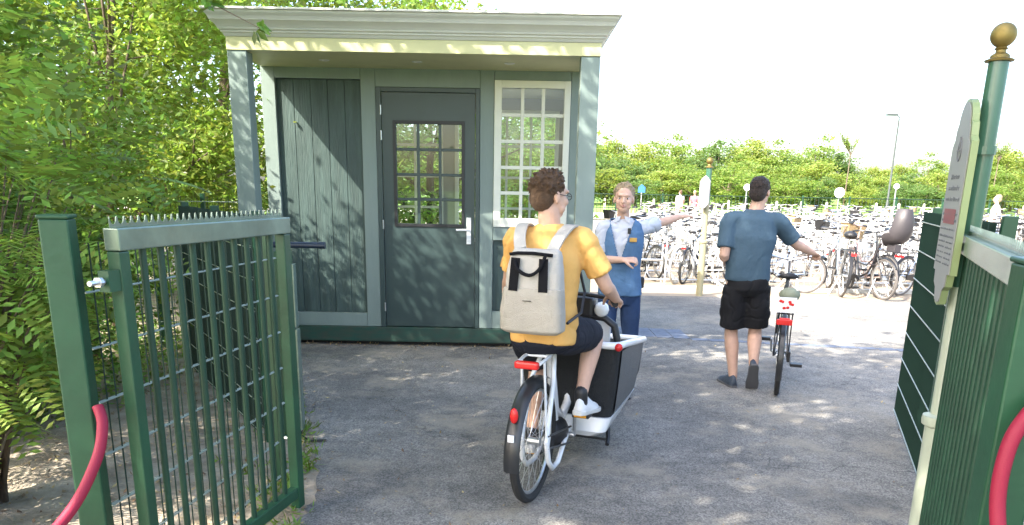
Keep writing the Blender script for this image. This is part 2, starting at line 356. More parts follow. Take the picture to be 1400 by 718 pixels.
# ------------------------------------------------------------ gates, fences
def post(name, x, y, w, h, rz, label, T=None):
    t = thing(name, label, 'gate post', (x, y, 0), rz, None, shift=False)
    mb = MB(); mb.box((-w/2, -w/2, 0), (w/2, w/2, h)); mb.build('upright', MT['green'], t, bevel=.006)
    mb = MB(); mb.box((-w/2-.004, -w/2-.004, h+.001), (w/2+.004, w/2+.004, h+.014)); mb.build('cap', MT['green'], t, bevel=.005)
    return t
def gate_leaf(a, b, h, nb, label, side):
    """a hinge end, b free end (x, y); local x runs along the leaf"""
    L_ = math.hypot(b[0]-a[0], b[1]-a[1]); rz = math.atan2(b[1]-a[1], b[0]-a[0])
    t = thing('gate', label, 'gate', (a[0], a[1], 0), rz, None, shift=False)
    mb = MB(); mb.box((0, -.03, h-.075), (L_, .03, h)); mb.build('top_rail', MT['rail'], t, bevel=.005)
    mb = MB(); mb.box((.0, -.025, .09), (.05, .025, h-.077)); mb.build('stile', MT['green'], t, bevel=.005)
    mb = MB(); mb.box((L_-.06, -.025, .03), (L_, .025, h-.077)); mb.build('stile', MT['green'], t, bevel=.005)
    mb = MB(); mb.box((.052, -.022, .09), (L_-.062, .022, .15)); mb.build('bottom_rail', MT['green'], t, bevel=.005)
    for i in range(nb):
        x = .05+(L_-.11)*(i+1)/(nb+1); mb = MB(); mb.tube([(x, 0, .15), (x, 0, h-.075)], .0125, 10); mb.build('bar', MT['greenbar'], t, smooth=True)
    pitch = .036; n = int((L_-.01)/pitch); poly = [(0, 0)]; top = []
    for i in range(n):
        x = i*pitch; top += [(x+.001, .034)]+[(x+pitch/2-math.cos(PI*k/6)*.0145, .03-math.sin(PI*k/6)*.02) for k in range(7)]+[(x+pitch-.001, .034)]
    mb = MB()
    for i in range(n):
        x = i*pitch
        arc = [(x+pitch/2-math.cos(PI*k/6)*.0145, .03-math.sin(PI*k/6)*.02) for k in range(7)]
        pts = [(x, .03), (x+.0015, .036)]+arc+[(x+pitch-.0015, .036), (x+pitch, .03)]
        for (p, q) in zip(pts, pts[1:]):
            mb.prism([(p[0], 0), (q[0], 0), q, p], (0, .003, h+.001), (1, 0, 0), (0, 0, 1), .004)
    mb.build('spike_strip', MT['rail'], t)
    for z in (h-.17, .3):
        mb = MB(); mb.box((-.055, -.02, z-.035), (.0-.002, .02, z+.035), 0); 
        mb.tube([(-.12, 0, z), (-.055, 0, z)], .009, 8, 1); mb.tube([(-.085, 0, z), (-.07, 0, z)], .018, 6, 1)
        for zz in (z-.018, z+.018): mb.tube([(-.03, side*.018, zz), (-.03, side*.03, zz)], .010, 8, 1)
        mb.build('hinge', [MT['green'], MT['steel']], t, smooth=True)
    mb = MB(); mb.tube([(L_-.03, 0, .0), (L_-.03, 0, .4)], .011, 8); mb.tube([(L_-.03, side*.03, .4), (L_-.03, side*.07, .4)], .008, 6)
    mb.build('drop_bolt', MT['steel'], t, smooth=True)
    return t
def mesh_fence(name, a, b, h, label, nposts=2, vs=.05, double=0., z0=.05, cat='fence', posth=None, wire=.006, side=1):
    L_ = math.hypot(b[0]-a[0], b[1]-a[1]); rz = math.atan2(b[1]-a[1], b[0]-a[0])
    t = thing(name, label, cat, (a[0], a[1], 0), rz, None, shift=False)
    mb = MB(); n = int(L_/vs)
    for k in range(1 if not double else 2):
        yy = k*double
        for i in range(n+1): mb.tube([(i*vs, yy, z0), (i*vs, yy, h)], wire/2, 5)
        zs = np.arange(z0+.02, h, .2)
        for z in zs:
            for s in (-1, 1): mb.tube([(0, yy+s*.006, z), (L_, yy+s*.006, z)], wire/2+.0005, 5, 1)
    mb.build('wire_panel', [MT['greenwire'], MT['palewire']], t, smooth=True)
    for i in range(nposts):
        x = L_*i/max(1, nposts-1); mb = MB(); mb.box((x-.02, .02 if side > 0 else -.08, 0), (x+.02, .08 if side > 0 else -.02, (posth or h+.03))); mb.build('post', MT['green'], t, bevel=.004)
    return t
post('gate_post', -1.478, 2.48, .088, 1.53, R(14), 'square dark green gate post with the end of a red rope, left foreground')
gate_leaf((-1.335, 2.528), (-1.095, 3.66), 1.50, 10, 'open green barred gate with spiked top rail, in front of the bushes', 1)
post('gate_post', 1.235, 1.78, .10, 1.50, R(-14), 'square dark green gate post at the right edge beside the red rope')
gate_leaf((1.30, 1.925), (1.962, 3.36), 1.50, 14, 'open green barred gate seen nearly edge on beside the information sign pole', -1)
mesh_fence('wire_fence', (-1.50, 2.62), (-1.27, 4.05), 1.44, 'thin green wire mesh fence panel running behind the open barred gate on the left')
mesh_fence('wire_fence', (2.15, 3.45), (2.956, 5.53), 1.54, 'green wire mesh fence beyond the sign pole, seen edge on with glint-painted horizontal wires', 3, wire=.007, vs=.025, double=.03, side=-1)
mesh_fence('wire_fence', (1.30, 1.68), (2.6, 1.2), 1.44, 'green wire mesh fence running off the right edge behind the red rope')
mesh_fence('wire_fence', (-2.854, 6.548), (-1.634, 4.70), 1.46, 'dense dark green double wire mesh panel left of the kiosk, behind the gate', 3, vs=.025, double=.05)
mesh_fence('wire_fence', (-3.6, 7.6), (-2.62, 7.75), 1.52, 'short dark green mesh fence tucked beside the kiosk behind its left column', 3, vs=.05)
# barrier post with boom handle
t = thing('barrier_post', 'dark green steel post with a navy blue arm end, between gate and kiosk', 'barrier post', (-1.47, 4.86, 0))
mb = MB(); mb.box((-1.53, 4.80, 0), (-1.43, 4.90, 1.24)); mb.build('upright', MT['green'], t, bevel=.006)
mb = MB(); mb.box((-1.428, 4.82, .75), (-1.405, 4.88, 1.16)); mb.box((-1.428, 4.815, .05), (-1.40, 4.885, .74)); mb.build('cover_strip', MT['rail'], t, bevel=.004)
mb = MB(); mb.tube([(-1.62, 4.86, 1.278), (-1.24, 4.86, 1.278)], .020, 12); mb.tube([(-1.24, 4.86, 1.278), (-1.205, 4.86, 1.278)], .022, 12); mb.build('arm', MT['navy'], t, smooth=True)
mb = MB(); mb.tube([(-1.43, 4.8, .03), (-1.32, 4.7, .02), (-1.22, 4.72, .02)], .008, 6); mb.build('cable', MT['black'], t, smooth=True)
# ropes
def rope(pts, r, label):
    P_ = [V(p) for p in pts]; out = []
    for i in range(len(P_)-1):
        a, b, c, d = P_[max(0, i-1)], P_[i], P_[i+1], P_[min(len(P_)-1, i+2)]
        for k in range(8):
            s = k/8; out.append(.5*((2*b)+(c-a)*s+(2*a-5*b+4*c-d)*s*s+(3*b-a-3*c+d)*s**3))
    out.append(P_[-1]); mb = MB(); mb.tube(out, r, 14); o = mb.build('barrier_rope', MT['rope'], smooth=True); return tag(o, label, 'rope')
rope([(-1.405, 2.45, .91), (-1.38, 2.42, .85), (-1.385, 2.36, .74), (-1.44, 2.24, .59), (-1.56, 2.0, .45), (-1.74, 1.72, .42), (-1.95, 1.4, .45)], .018, 'thick red barrier rope hanging from the left gate post')
rope([(1.33, 1.70, 1.30), (1.21, 1.695, 1.16), (1.172, 1.69, 1.05), (1.17, 1.67, .90), (1.20, 1.6, .72), (1.3, 1.4, .55), (1.5, 1.1, .45)], .0175, 'thick red barrier rope hanging at the right edge of the picture')
# ------------------------------------------------------------ sign poles
def sign_pole(x, y, h, r, s, label):
    t = thing('sign_pole', label, 'sign pole', (x, y, 0), 0, None, shift=False)
    mb = MB(); mb.lathe([(r*1.35, 0), (r*1.35, .66), (r*1.75, .67), (r*1.8, .69), (r*1.75, .71), (r, .72), (r, 1.28)], n=24); mb.build('lower_shaft', MT['polecream'], t, smooth=True)
    mb = MB(); mb.lathe([(r*.985, 1.281), (r*.985, h)], n=24); mb.build('upper_shaft', MT['poledark'], t, smooth=True)
    mb = MB(); k = s
    mb.lathe([(.048*k, 0), (.05*k, .006*k), (.034*k, .012*k), (.032*k, .022*k), (.018*k, .032*k), (.017*k, .04*k), (.024*k, .045*k), (.018*k, .05*k)] + [(math.sin(a)*.044*k, .092*k-math.cos(a)*.044*k) for a in np.linspace(.4, PI, 14)], (0, 0, h+.001), n=24)
    mb.build('finial', MT['gold'], t, smooth=True); return t
sign_pole(1.893, 3.2, 2.165, .0375, 1.05, 'tall green and sage sign pole topped with a gold ball, right foreground')
def sign_board(name, o, rz, w, z0, z1, label, back, text=True):
    """local x across the board, -y is the printed side"""
    t = thing(name, label, 'sign', o, rz, None, shift=False); H_ = z1-z0; oz = o[2]
    def outline(k):
        a = w/2-k; top = H_-k; b = k
        pts = [(-a, .14+b*.2), (-a+.04, .14), (-a+.05, .09), (-.07, .07), (-.05, b+.01), (0, b), (.05, b+.01), (.07, .07), (a-.05, .09), (a-.04, .14), (a, .14+b*.2), (a, top-.17), (a-.03, top-.15), (a-.04, top-.10)]
        arc = [(math.cos(u)*(a-.06), top-.09+math.sin(u)*.09) for u in np.linspace(0, PI, 12)]
        return pts+arc+[(-a+.04, top-.10), (-a+.03, top-.15), (-a, top-.17)]
    mb = MB(); mb.prism(outline(0), (0, .0125, 0), (1, 0, 0), (0, 0, 1), .025); mb.build('board', MT['signedge'], t)
    mb = MB(); mb.prism(outline(.012), (0, -.0132, 0), (1, 0, 0), (0, 0, 1), .003); mb.build('face', MT['signgrey'], t)
    if text:
        y = -.0170
        def line(cz, x0, x1, hh, gap=.012):
            x = x0; mb = MB()
            while x < x1:
                l = random.uniform(.02, .05); e = min(x1, x+l)
                # short letter-like strokes
                xx = x
                while xx < e:
                    k = random.uniform(.3, 1); mb.box((xx, y-.001, cz-hh/2), (xx+hh*.22, y, cz-hh/2+hh*k)); mb.box((xx+hh*.22, y-.001, cz-hh*.1), (xx+hh*.6, y, cz+hh*.12)); xx += hh*.8
                x = e+gap
            mb.build('text_line', MT['ink'], t)
        for cz, hh, a in ((H_-.30, .022, .08), (H_-.345, .022, .10), (H_-.39, .018, .13), (H_-.45, .012, .14), (H_-.475, .012, .14), (H_-.51, .01, .14), (H_-.54, .01, .12)): line(cz, -a, a, hh)
        for k in range(6): line(.29-k*.022, -.14, -.015, .009); line(.29-k*.022, .015, .14, .009)
        mb = MB(); pts = [(math.cos(u)*.032, math.sin(u)*.04) for u in np.linspace(0, 2*PI, 20)[:-1]]
        for (p, q) in zip(pts, pts[1:]+pts[:1]): mb.beam((p[0], y, H_-.2+p[1]), (q[0], y, H_-.2+q[1]), .003, .006, (0, 1, 0))
        mb.beam((-.015, y, H_-.2), (.015, y, H_-.2), .003, .02, (0, 1, 0)); mb.tube([(0, y, H_-.19), (0, y, H_-.145)], .006, 6); mb.build('emblem', MT['ink'], t)
        mb = MB(); mb.box((-.11, y-.001, .34), (.11, y, .40)); mb.build('banner', MT['maroon'], t)
    for z in (H_*.3, H_*.76): mb = MB(); mb.box((-.03, .0135, z-.016), (.03, back, z+.016)); mb.tube([(0, back+.04, z-.016), (0, back+.04, z+.016)], .043, 16); mb.build('clamp', MT['poledark'], t)
    return t
sign_board('information_sign', (1.822, 3.214, 1.2), math.atan2(-.945, -.325), .35, 1.2, 2.03, 'grey shaped information board with lime edge and maroon banner, on the gold topped pole', .03)
def far_pole():
    t = thing('sign_pole', 'slim sage sign pole with gold finial standing before the white bicycles', 'sign pole', (3.03, 12.3, 0), 0, None, shift=False)
    mb = MB(); mb.lathe([(.055, 0), (.055, .85), (.066, .86), (.066, .89), (.045, .9), (.045, 1.5)], n=18); mb.build('lower_shaft', MT['poletan'], t, smooth=True)
    mb = MB(); mb.lathe([(.044, 1.501), (.044, 2.02)], n=18); mb.build('upper_shaft', MT['poledark'], t, smooth=True)
    mb = MB(); mb.lathe([(.06, 0), (.06, .012), (.03, .03), (.028, .05)] + [(math.sin(a)*.055, .10-math.cos(a)*.055) for a in np.linspace(.5, PI, 12)], (0, 0, 2.021), n=18); mb.build('finial', MT['gold'], t, smooth=True)
    s = thing('notice_sign', 'small white shaped notice board mounted on the slim pole before the bicycles', 'sign', (2.96, 12.2, 1.33), R(-50), None, shift=False)
    w = .095; pts = [(0, .06), (w*.5, .09), (w, .14), (w, .48), (w*.6, .53), (0, .57), (-w*.6, .53), (-w, .48), (-w, .14), (-w*.5, .09)]
    mb = MB(); mb.prism(pts, (0, .0125, 0), (1, 0, 0), (0, 0, 1), .025); mb.build('board', MT['signgrey'], s, bevel=.004)
    for z in (.2, .42): mb = MB(); mb.box((-.02, .013, z), (.02, .07, z+.04)); mb.build('clamp', MT['poledark'], s)
MT['signgrey2'] = MT['signgrey']
far_pole()
# ------------------------------------------------------------ foliage
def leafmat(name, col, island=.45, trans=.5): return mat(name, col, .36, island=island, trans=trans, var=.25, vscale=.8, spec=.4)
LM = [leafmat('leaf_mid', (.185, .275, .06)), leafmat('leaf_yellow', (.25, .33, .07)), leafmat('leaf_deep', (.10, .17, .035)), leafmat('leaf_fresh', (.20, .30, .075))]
LMF = [mat('far_leaf_a', (.20, .27, .06), .7, island=.22, trans=.5), mat('far_leaf_b', (.13, .20, .06), .7, island=.22, trans=.5), mat('far_leaf_c', (.26, .31, .07), .7, island=.22, trans=.5)]
def unit(a): return a/np.maximum(np.linalg.norm(a, axis=1, keepdims=True), 1e-9)
def leaves_arrays(c, size, up=.5, asp=.45, droop=0.):
    n = len(c); d = rng.normal(size=(n, 3)); d[:, 2] = d[:, 2]*.55-droop; d = unit(d)
    nn = rng.normal(size=(n, 3))*(1-up); nn[:, 2] += up; nn = unit(nn-d*np.sum(nn*d, 1, keepdims=True)); s = np.cross(d, nn)
    L_ = size[:, None]; W = L_*asp
    p0 = c; p1 = c+d*L_*.45+s*W*.5-nn*W*.18; p2 = c+d*L_; p3 = c+d*L_*.45-s*W*.5-nn*W*.18
    return np.stack([p0, p1, p2, p3], 1).reshape(-1, 3)
def mesh_np(name, verts, faces, mats):
    me = bpy.data.meshes.new(name); me.vertices.add(len(verts)); me.vertices.foreach_set('co', np.ascontiguousarray(verts, dtype=np.float32).ravel())
    k = faces.shape[1]; me.loops.add(faces.size); me.loops.foreach_set('vertex_index', faces.astype(np.int32).ravel())
    me.polygons.add(len(faces)); me.polygons.foreach_set('loop_start', np.arange(0, faces.size, k, dtype=np.int32))
    me.update(calc_edges=True); return me
def leaf_object(name, verts, m, parent):
    n = len(verts)//4; b = np.arange(n)[:, None]*4; f = np.concatenate([b+np.array([[0, 1, 2]]), b+np.array([[0, 2, 3]])])
    me = mesh_np(name, verts, f, m); return finish(me, name, m, parent, False)
def clump_points(cen, rad, n, shell=.55, hmin=None):
    """clump centres in an ellipsoid, biased outwards, uneven"""
    d = unit(rng.normal(size=(n, 3))); r = (shell+(1-shell)*rng.random(n)**.6)[:, None]
    lob = 1+.22*np.sin(d[:, :1]*5+cen[0]*3)*np.cos(d[:, 1:2]*4+cen[1])+.12*rng.normal(size=(n, 1))
    p = np.array(cen)+d*r*np.array(rad)*lob
    return p
def tree(name, label, cat, x, y, cen, rad, nclump, nleaf, lsize, m, trunk=.12, group=None, crad=.45, asp=.45, limbs=10, lean=None, shell=.55, up=.5, zmin=.1):
    t = thing(name, label, cat, (x, y, 0), 0, group)
    cl = clump_points(cen, rad, nclump, shell); cl = cl[cl[:, 2] > zmin]
    mb = MB(); base = V((x, y, -.05)); top = V((cen[0], cen[1], cen[2]+rad[2]*.45)); mid = base.lerp(top, .5)+V((random.uniform(-.15, .15), random.uniform(-.15, .15), 0))
    ax = []
    for k in range(9):
        s = k/8; ax.append(base*(1-s)**2+mid*2*s*(1-s)+top*s*s)
    mb.tube(ax, [trunk*(1-.85*k/8) for k in range(9)], 9)
    idx = rng.choice(len(cl), size=min(limbs, len(cl)), replace=False)
    for i in idx:
        e = V(cl[i]); hz = max(.15, min(.9, (e.z-base.z)/(top.z-base.z)*.62)); k = hz*8; a = ax[int(k)]; 
        m1 = a.lerp(e, .5)+V((random.uniform(-.1, .1), random.uniform(-.1, .1), random.uniform(.0, .25)))*min(1, (e-a).length*.5)
        r0 = trunk*(1-.85*hz)*.55
        pts = [a*(1-s)**2+m1*2*s*(1-s)+e*s*s for s in (0, .25, .5, .75, 1)]
        mb.tube(pts, [r0, r0*.75, r0*.5, r0*.33, r0*.16], 6)
        for q in range(2):
            b = pts[2+q]; e2 = b+V((random.uniform(-1, 1), random.uniform(-1, 1), random.uniform(-.1, .8)))*crad*1.2; mb.tube([b, b.lerp(e2, .5)+V((0, 0, .05)), e2], [r0*.35, r0*.22, r0*.08], 4)
    mb.build('trunk', MT['bark'], t, smooth='all')
    per = nleaf//max(1, len(cl)); w = rng.random(len(cl))*.9+.55
    cs = []
    for c, ww in zip(cl, w):
        k = int(per*ww); o = rng.normal(size=(k, 3))*np.array([1, 1, .55])*crad*ww*.55; cs.append(c+o)
    c = np.concatenate(cs); c = c[c[:, 2] > zmin*.5]
    leaf_object('crown', leaves_arrays(c, lsize*(.6+.8*rng.random(len(c))), up=up, asp=asp), m, t); return t
def frond_bush(name, label, cat, x, y, cen, rad, nfr, m, flen=.3, pairs=8, group=None, cat_trunk=.03):
    """shrub with pinnate leaves: each frond is a stalk of paired leaflets"""
    t = thing(name, label, cat, (x, y, 0), 0, group)
    o = clump_points(cen, rad, nfr, .35); o = o[o[:, 2] > .15]; n = len(o)
    d = unit(o-np.array(cen)+rng.normal(size=(n, 3))*.5*np.mean(rad)); d[:, 2] = d[:, 2]*.5-.1; d = unit(d)
    nn = rng.normal(size=(n, 3))*.3; nn[:, 2] += 1; nn = unit(nn-d*np.sum(nn*d, 1, keepdims=True)); s = np.cross(d, nn)
    L_ = (flen*(.6+.6*rng.random(n)))[:, None]; V_ = []
    for i in range(pairs):
        a = (i+1)/pairs
        p = o+d*L_*a-nn*L_*.25*a*a
        for sg in (-1, 1):
            q = unit(s*sg+d*.35-nn*.15); ln = L_*.30*(1-.5*abs(a-.5)); w = ln*.36; e = np.cross(q, nn)
            V_.append(np.stack([p, p+q*ln*.5+e*w*.5, p+q*ln, p+q*ln*.5-e*w*.5], 1))
    v = np.stack(V_, 1).reshape(-1, 3)
    mb = MB()
    for k in range(min(n, 60)):
        i = k*max(1, n//60)
        if i < n:
            a = V((x+random.uniform(-.1, .1), y+random.uniform(-.1, .1), 0)); e = V(o[i]); mb.tube([a, a.lerp(e, .5)+V((0, 0, .15)), e], [cat_trunk*.5, cat_trunk*.3, .003], 5)
    st = MB()
    mb.build('stem', MT['bark'], t, smooth='all')
    leaf_object('foliage', v, m, t); return t
def undergrowth(name, label, region, n, lsize, m, h=.12):
    x0, x1, y0, y1 = region; c = np.stack([rng.uniform(x0, x1, n), rng.uniform(y0, y1, n), rng.random(n)**2*h+.01], 1)
    k = rng.random((60, 2))*[x1-x0, y1-y0]+[x0, y0]; dd = np.min(np.linalg.norm(c[:, None, :2]-k[None], axis=2), 1); c = c[dd < .45]
    o = leaf_object(name, leaves_arrays(c, lsize*(.5+rng.random(len(c))), up=.7), m, None); tag(o, label, 'ground cover', None, 'stuff')
# left woodland, near to far
frond_bush('pinnate_shrub', 'fresh green shrub with feathery pinnate leaves hanging at the left edge behind the gate post', 'shrub', -2.75, 3.6, (-2.65, 3.75, 1.45), (.75, .6, .75), 620, LM[3], .30)
frond_bush('pinnate_shrub', 'low yellow green pinnate shrub under the left edge bushes beside the post', 'shrub', -2.6, 3.2, (-2.85, 3.55, .82), (.6, .5, .42), 190, LM[1], .26)
W = [ # x y cen rad nclump nleaf lsize mat trunk
 ('leafy_tree', 'broad leafy tree filling the upper left corner', 'tree', -4.3, 5.2, (-4.4, 4.6, 3.2), (1.6, 1.2, 1.8), 90, 26000, .085, 0, .10, .42),
 ('leafy_tree', 'bright yellow green tree immediately left of the kiosk roof', 'tree', -4.6, 8.6, (-4.3, 8.9, 3.0), (1.6, 1.15, 2.2), 100, 26000, .085, 1, .10, .42),
 ('leafy_tree', 'mid green tree whose bare twigs show left of the kiosk column', 'tree', -3.9, 6.9, (-3.9, 6.8, 1.5), (1.0, .85, 1.1), 60, 13000, .07, 0, .06, .36),
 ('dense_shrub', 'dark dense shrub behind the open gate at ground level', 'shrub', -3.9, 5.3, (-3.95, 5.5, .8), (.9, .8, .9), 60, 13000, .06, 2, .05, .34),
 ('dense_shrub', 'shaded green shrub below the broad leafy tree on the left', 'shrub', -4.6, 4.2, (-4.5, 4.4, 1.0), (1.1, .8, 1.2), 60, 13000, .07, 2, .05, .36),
 ('leafy_tree', 'tall tree rising behind the kiosk roof on the left', 'tree', -5.2, 13.5, (-4.6, 13.5, 4.0), (2.6, 2.0, 3.6), 120, 26000, .13, 1, .16, .65),
 ('leafy_tree', 'light green tree behind the bushes at the far left', 'tree', -8.2, 9.0, (-8.0, 9.0, 4.0), (2.6, 2.2, 3.8), 120, 26000, .13, 0, .16, .65),
 ('leafy_tree', 'spreading tree in the depth of the wood at left', 'tree', -10, 14, (-10, 14, 5), (3.6, 3, 4.8), 130, 24000, .18, 1, .2, .85),
 ('leafy_tree', 'green tree visible through the kiosk windows', 'tree', -1.8, 17, (-1.8, 17, 2.7), (2.7, 1.6, 2.7), 110, 24000, .13, 1, .14, .6),
 ('leafy_tree', 'rounded fresh green tree behind the kiosk, seen through its glazed door', 'tree', .6, 22, (-.2, 22, 2.7), (2.0, 1.6, 2.6), 90, 18000, .14, 3, .13, .6),
]
rng = np.random.default_rng(47); random.seed(47)
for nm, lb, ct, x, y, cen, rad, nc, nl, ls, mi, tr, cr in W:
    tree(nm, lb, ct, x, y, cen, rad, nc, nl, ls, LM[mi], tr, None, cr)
# trees outside the picture on the left whose crowns shade the forecourt
tree('shade_tree', 'large tree above and left of the forecourt, casting the dappled shade', 'tree', -7.0, -.6, (-3.7, .0, 6.9), (2.9, 2.9, 1.8), 82, 14000, .22, LM[0], .22, None, .5, up=.7)
tree('shade_tree', 'large tree behind the photographer at left, shading the gateway', 'tree', -5.4, -5.0, (-3.4, -3.6, 6.6), (3.0, 2.6, 2.0), 62, 9500, .22, LM[0], .22, None, .5, up=.7)
tree('shade_tree', 'tree overhanging the gateway from the left, its crown above the picture', 'tree', -4.6, 3.1, (-2.6, 4.0, 5.2), (1.6, 1.4, 1.1), 22, 4300, .16, LM[0], .12, None, .42, up=.7)
# overhanging twig with leaves in front of the cornice
def twig():
    t = thing('leafy_twig', 'thin overhanging twig with two leaf clusters in front of the kiosk cornice', 'twig', (-1.1, 3.3, 2.6))
    mb = MB(); mb.tube([(-1.75, 3.0, 2.85), (-1.4, 3.2, 2.48), (-1.22, 3.28, 2.34), (-1.04, 3.3, 2.255)], [.006, .004, .003, .0015], 5); mb.build('stem', MT['bark'], t, smooth=True)
    cs = np.concatenate([np.array([-1.24, 3.27, 2.36])+rng.normal(size=(14, 3))*.022, np.array([-1.05, 3.3, 2.262])+rng.normal(size=(9, 3))*.014])
    leaf_object('leaves', leaves_arrays(cs, .055+.03*rng.random(len(cs)), up=.4, asp=.5, droop=.6), LM[2], t)
twig()
undergrowth('undergrowth', 'low weeds and ground cover along the edge of the wood', (-6.5, -2.9, 2.2, 8.5), 14000, .06, LM[3], .22)
c = np.stack([rng.uniform(-4.5, -1.0, 3000), rng.uniform(2.2, 7.6, 3000), .012+.01*rng.random(3000)], 1)
k = c[:, 0] < np.interp(c[:, 1], [2, 3.5, 4.5, 5.5, 7.6], [-.9, -1.0, -1.15, -1.5, -2.2])+.10*rng.normal(size=len(c)); c = c[k]
MT['litter'] = mat('dry_leaf_litter', (.30, .21, .11), .8, island=.6)
tag(leaf_object('leaf_litter', leaves_arrays(c, .02+.03*rng.random(len(c)), up=.93), MT['litter'], None), 'brown dry leaf litter scattered on the sandy soil', 'leaf litter', None, 'stuff')
# far tree belt
def far_trees():
    protos = []
    for q in range(6):
        h = 1.0; mb = MB(); mb.tube([(0, 0, 0), (.02, .01, .3), (0, 0, .75)], [.03, .022, .008], 6)
        cen = (0, 0, .56); rad = (.42, .36, .46)
        cl = clump_points(cen, rad, 60, .45); cl = cl[cl[:, 2] > .06]
        for i in range(0, len(cl), 9): mb.tube([(0, 0, .35), tuple(cl[i])], [.012, .003], 4)
        cs = np.concatenate([p+rng.normal(size=(100, 3))*np.array([1, 1, .6])*.060*(.6+rng.random()) for p in cl])
        tm = mb.build('trunk', MT['bark']).data
        cm = leaf_object('crown', leaves_arrays(cs, .04*(.5+rng.random(len(cs))), up=.45, asp=.6), LMF[q % 3], None).data
        protos.append((tm, cm))
    for o in [o for o in COL.objects if o.name.split('.')[0] in ('trunk', 'crown') and o.parent is None]: bpy.data.objects.remove(o)
    px = []
    i = 0
    rows = [(118, -30, 172, 4.2, 6.2, 8.8), (96, -20, 146, 4.0, 4.6, 6.6), (84, -15, 132, 3.6, 2.8, 4.0)]
    nm = {0: 'dense wood edge'}
    lab = {0: 'tall crown', 1: 'rounded yellow green crown', 2: 'low bushy tree'}
    for ri, (yy, xa, xb, st, h0, h1) in enumerate(rows):
        x = xa
        while x < xb:
            h = np.interp(x*118/yy, [0, 12, 18, 28, 37, 46, 52, 58, 76], [9.0, 9.6, 7.6, 11.0, 8.6, 8.6, 6.2, 6.8, 8.2])*[1, .62, .42][ri]*random.uniform(.86, 1.04)
            if ri == 0 and False: pass
            q = random.randrange(6); tm, cm = protos[q]
            t = bpy.data.objects.new('belt_tree', None); COL.objects.link(t)
            yv = yy+random.uniform(-4, 4); t.location = (x, yv, 0); wd = h*random.uniform(1.2, 1.6)*[.76, 1.05, 1.3][ri]; t.scale = (wd, wd, h); t.rotation_euler = (0, 0, random.uniform(0, 6.28))
            hue = ['yellow green', 'deep green', 'pale olive'][q % 3]
            tag(t, '%s tree in the %s of the distant belt' % (hue, ['tall back row', 'middle row', 'low front row'][ri]), 'tree', 'trees of the distant belt, %s %s' % (hue, ['back row', 'middle row', 'front row'][ri]))
            for n_, me in (('trunk', tm), ('crown', cm)):
                c_ = bpy.data.objects.new(n_, me); COL.objects.link(c_); c_.parent = t
            x += st*random.uniform(.75, 1.1); i += 1
far_trees()
# grit and fallen leaves on the forecourt
n = 900; c = np.stack([rng.uniform(-1.2, 4.2, n), rng.uniform(2.4, 8.5, n), np.full(n, .014)], 1); k = c[:, 0] > np.interp(c[:, 1], [2, 3.5, 4.5, 5.5, 7.6], [-.9, -1.0, -1.15, -1.5, -2.2]); c = c[k]
c = c[rng.random(len(c)) < np.clip(.25+1.2*np.exp(-(c[:, 0]+1.2)*1.2), 0, 1)]
tag(leaf_object('fallen_leaves', leaves_arrays(c, .012+.028*rng.random(len(c)), up=.95), MT['litter'], None), 'small dry leaves and grit scattered over the asphalt forecourt', 'leaf litter', None, 'stuff')
n = 420; c = np.concatenate([np.stack([rng.uniform(-2.5, .7, n), 7.93-np.abs(rng.normal(size=n))*.09, np.full(n, .016)], 1), np.stack([rng.normal(.63, .16, 60), rng.normal(6.93, .1, 60), np.full(60, .016)], 1)])
tag(leaf_object('drifted_leaves', leaves_arrays(c, .012+.03*rng.random(len(c)), up=.93), MT['litter'], None), 'dry leaves gathered along the foot of the kiosk', 'leaf litter', None, 'stuff')
yy_ = rng.uniform(3.0, 7.6, 90); xx_ = np.interp(yy_, [2, 3.5, 4.5, 5.5, 7.6], [-.95, -1.05, -1.22, -1.6, -2.3])-np.abs(rng.normal(size=90))*.18
c = np.concatenate([np.stack([x+rng.normal(size=14)*.03, y+rng.normal(size=14)*.03, np.full(14, .01)+rng.random(14)*.02], 1) for x, y in zip(xx_, yy_)])
tag(leaf_object('weeds', leaves_arrays(c, .04+.05*rng.random(len(c)), up=.1, asp=.18, droop=-.9), LM[0], None), 'small weeds and grass tufts along the edge of the asphalt', 'weeds', None, 'stuff')
tree('leafy_tree', 'dense bright tree standing deep behind the left bushes, closing the gap beside the column', 'tree', -6.2, 11.2, (-6.0, 11.2, 3.0), (2.4, 1.0, 2.9), 90, 12000, .12, LM[1], .1, None, .5)
tree('dense_shrub', 'bright low shrub behind the wire fence at the foot of the left trees', 'shrub', -3.6, 4.6, (-3.6, 4.7, .75), (.65, .5, .6), 45, 9000, .06, LM[3], .03, None, .3)
# ------------------------------------------------------------ bicycles
MT['whitepaint'] = mat('white_bike_paint', (.62, .62, .60), .3)
MT['paletyre'] = mat('pale_grey_tyre', (.42, .41, .38), .8)  # one pale tone for the tyres of the white bicycles
MT['darkpaint'] = mat('black_bike_paint', (.02, .022, .025), .3)
MT['bluepaint'] = mat('pale_blue_bike_paint', (.22, .30, .48), .3)
MT['pinkpaint'] = mat('dusty_rose_bike_paint', (.42, .30, .27), .35)
MT['brownleather'] = mat('brown_leather', (.22, .11, .05), .6)
MT['redlens'] = mat('red_lens', (.62, .02, .02), .25)
MT['wicker'] = mat('brown_basket_wicker', (.30, .22, .12), .8, bump=.6, bscale=60)
MT['greytyre'] = mat('dusty_tyre', (.11, .10, .095), .85)
MT['greyplastic'] = mat('grey_seat_plastic', (.045, .04, .045), .5)
MT['paper'] = mat('white_card', (.8, .8, .82), .6)
MT['spoke'] = mat('spoke_steel', (.6, .6, .6), .3, metal=.8)
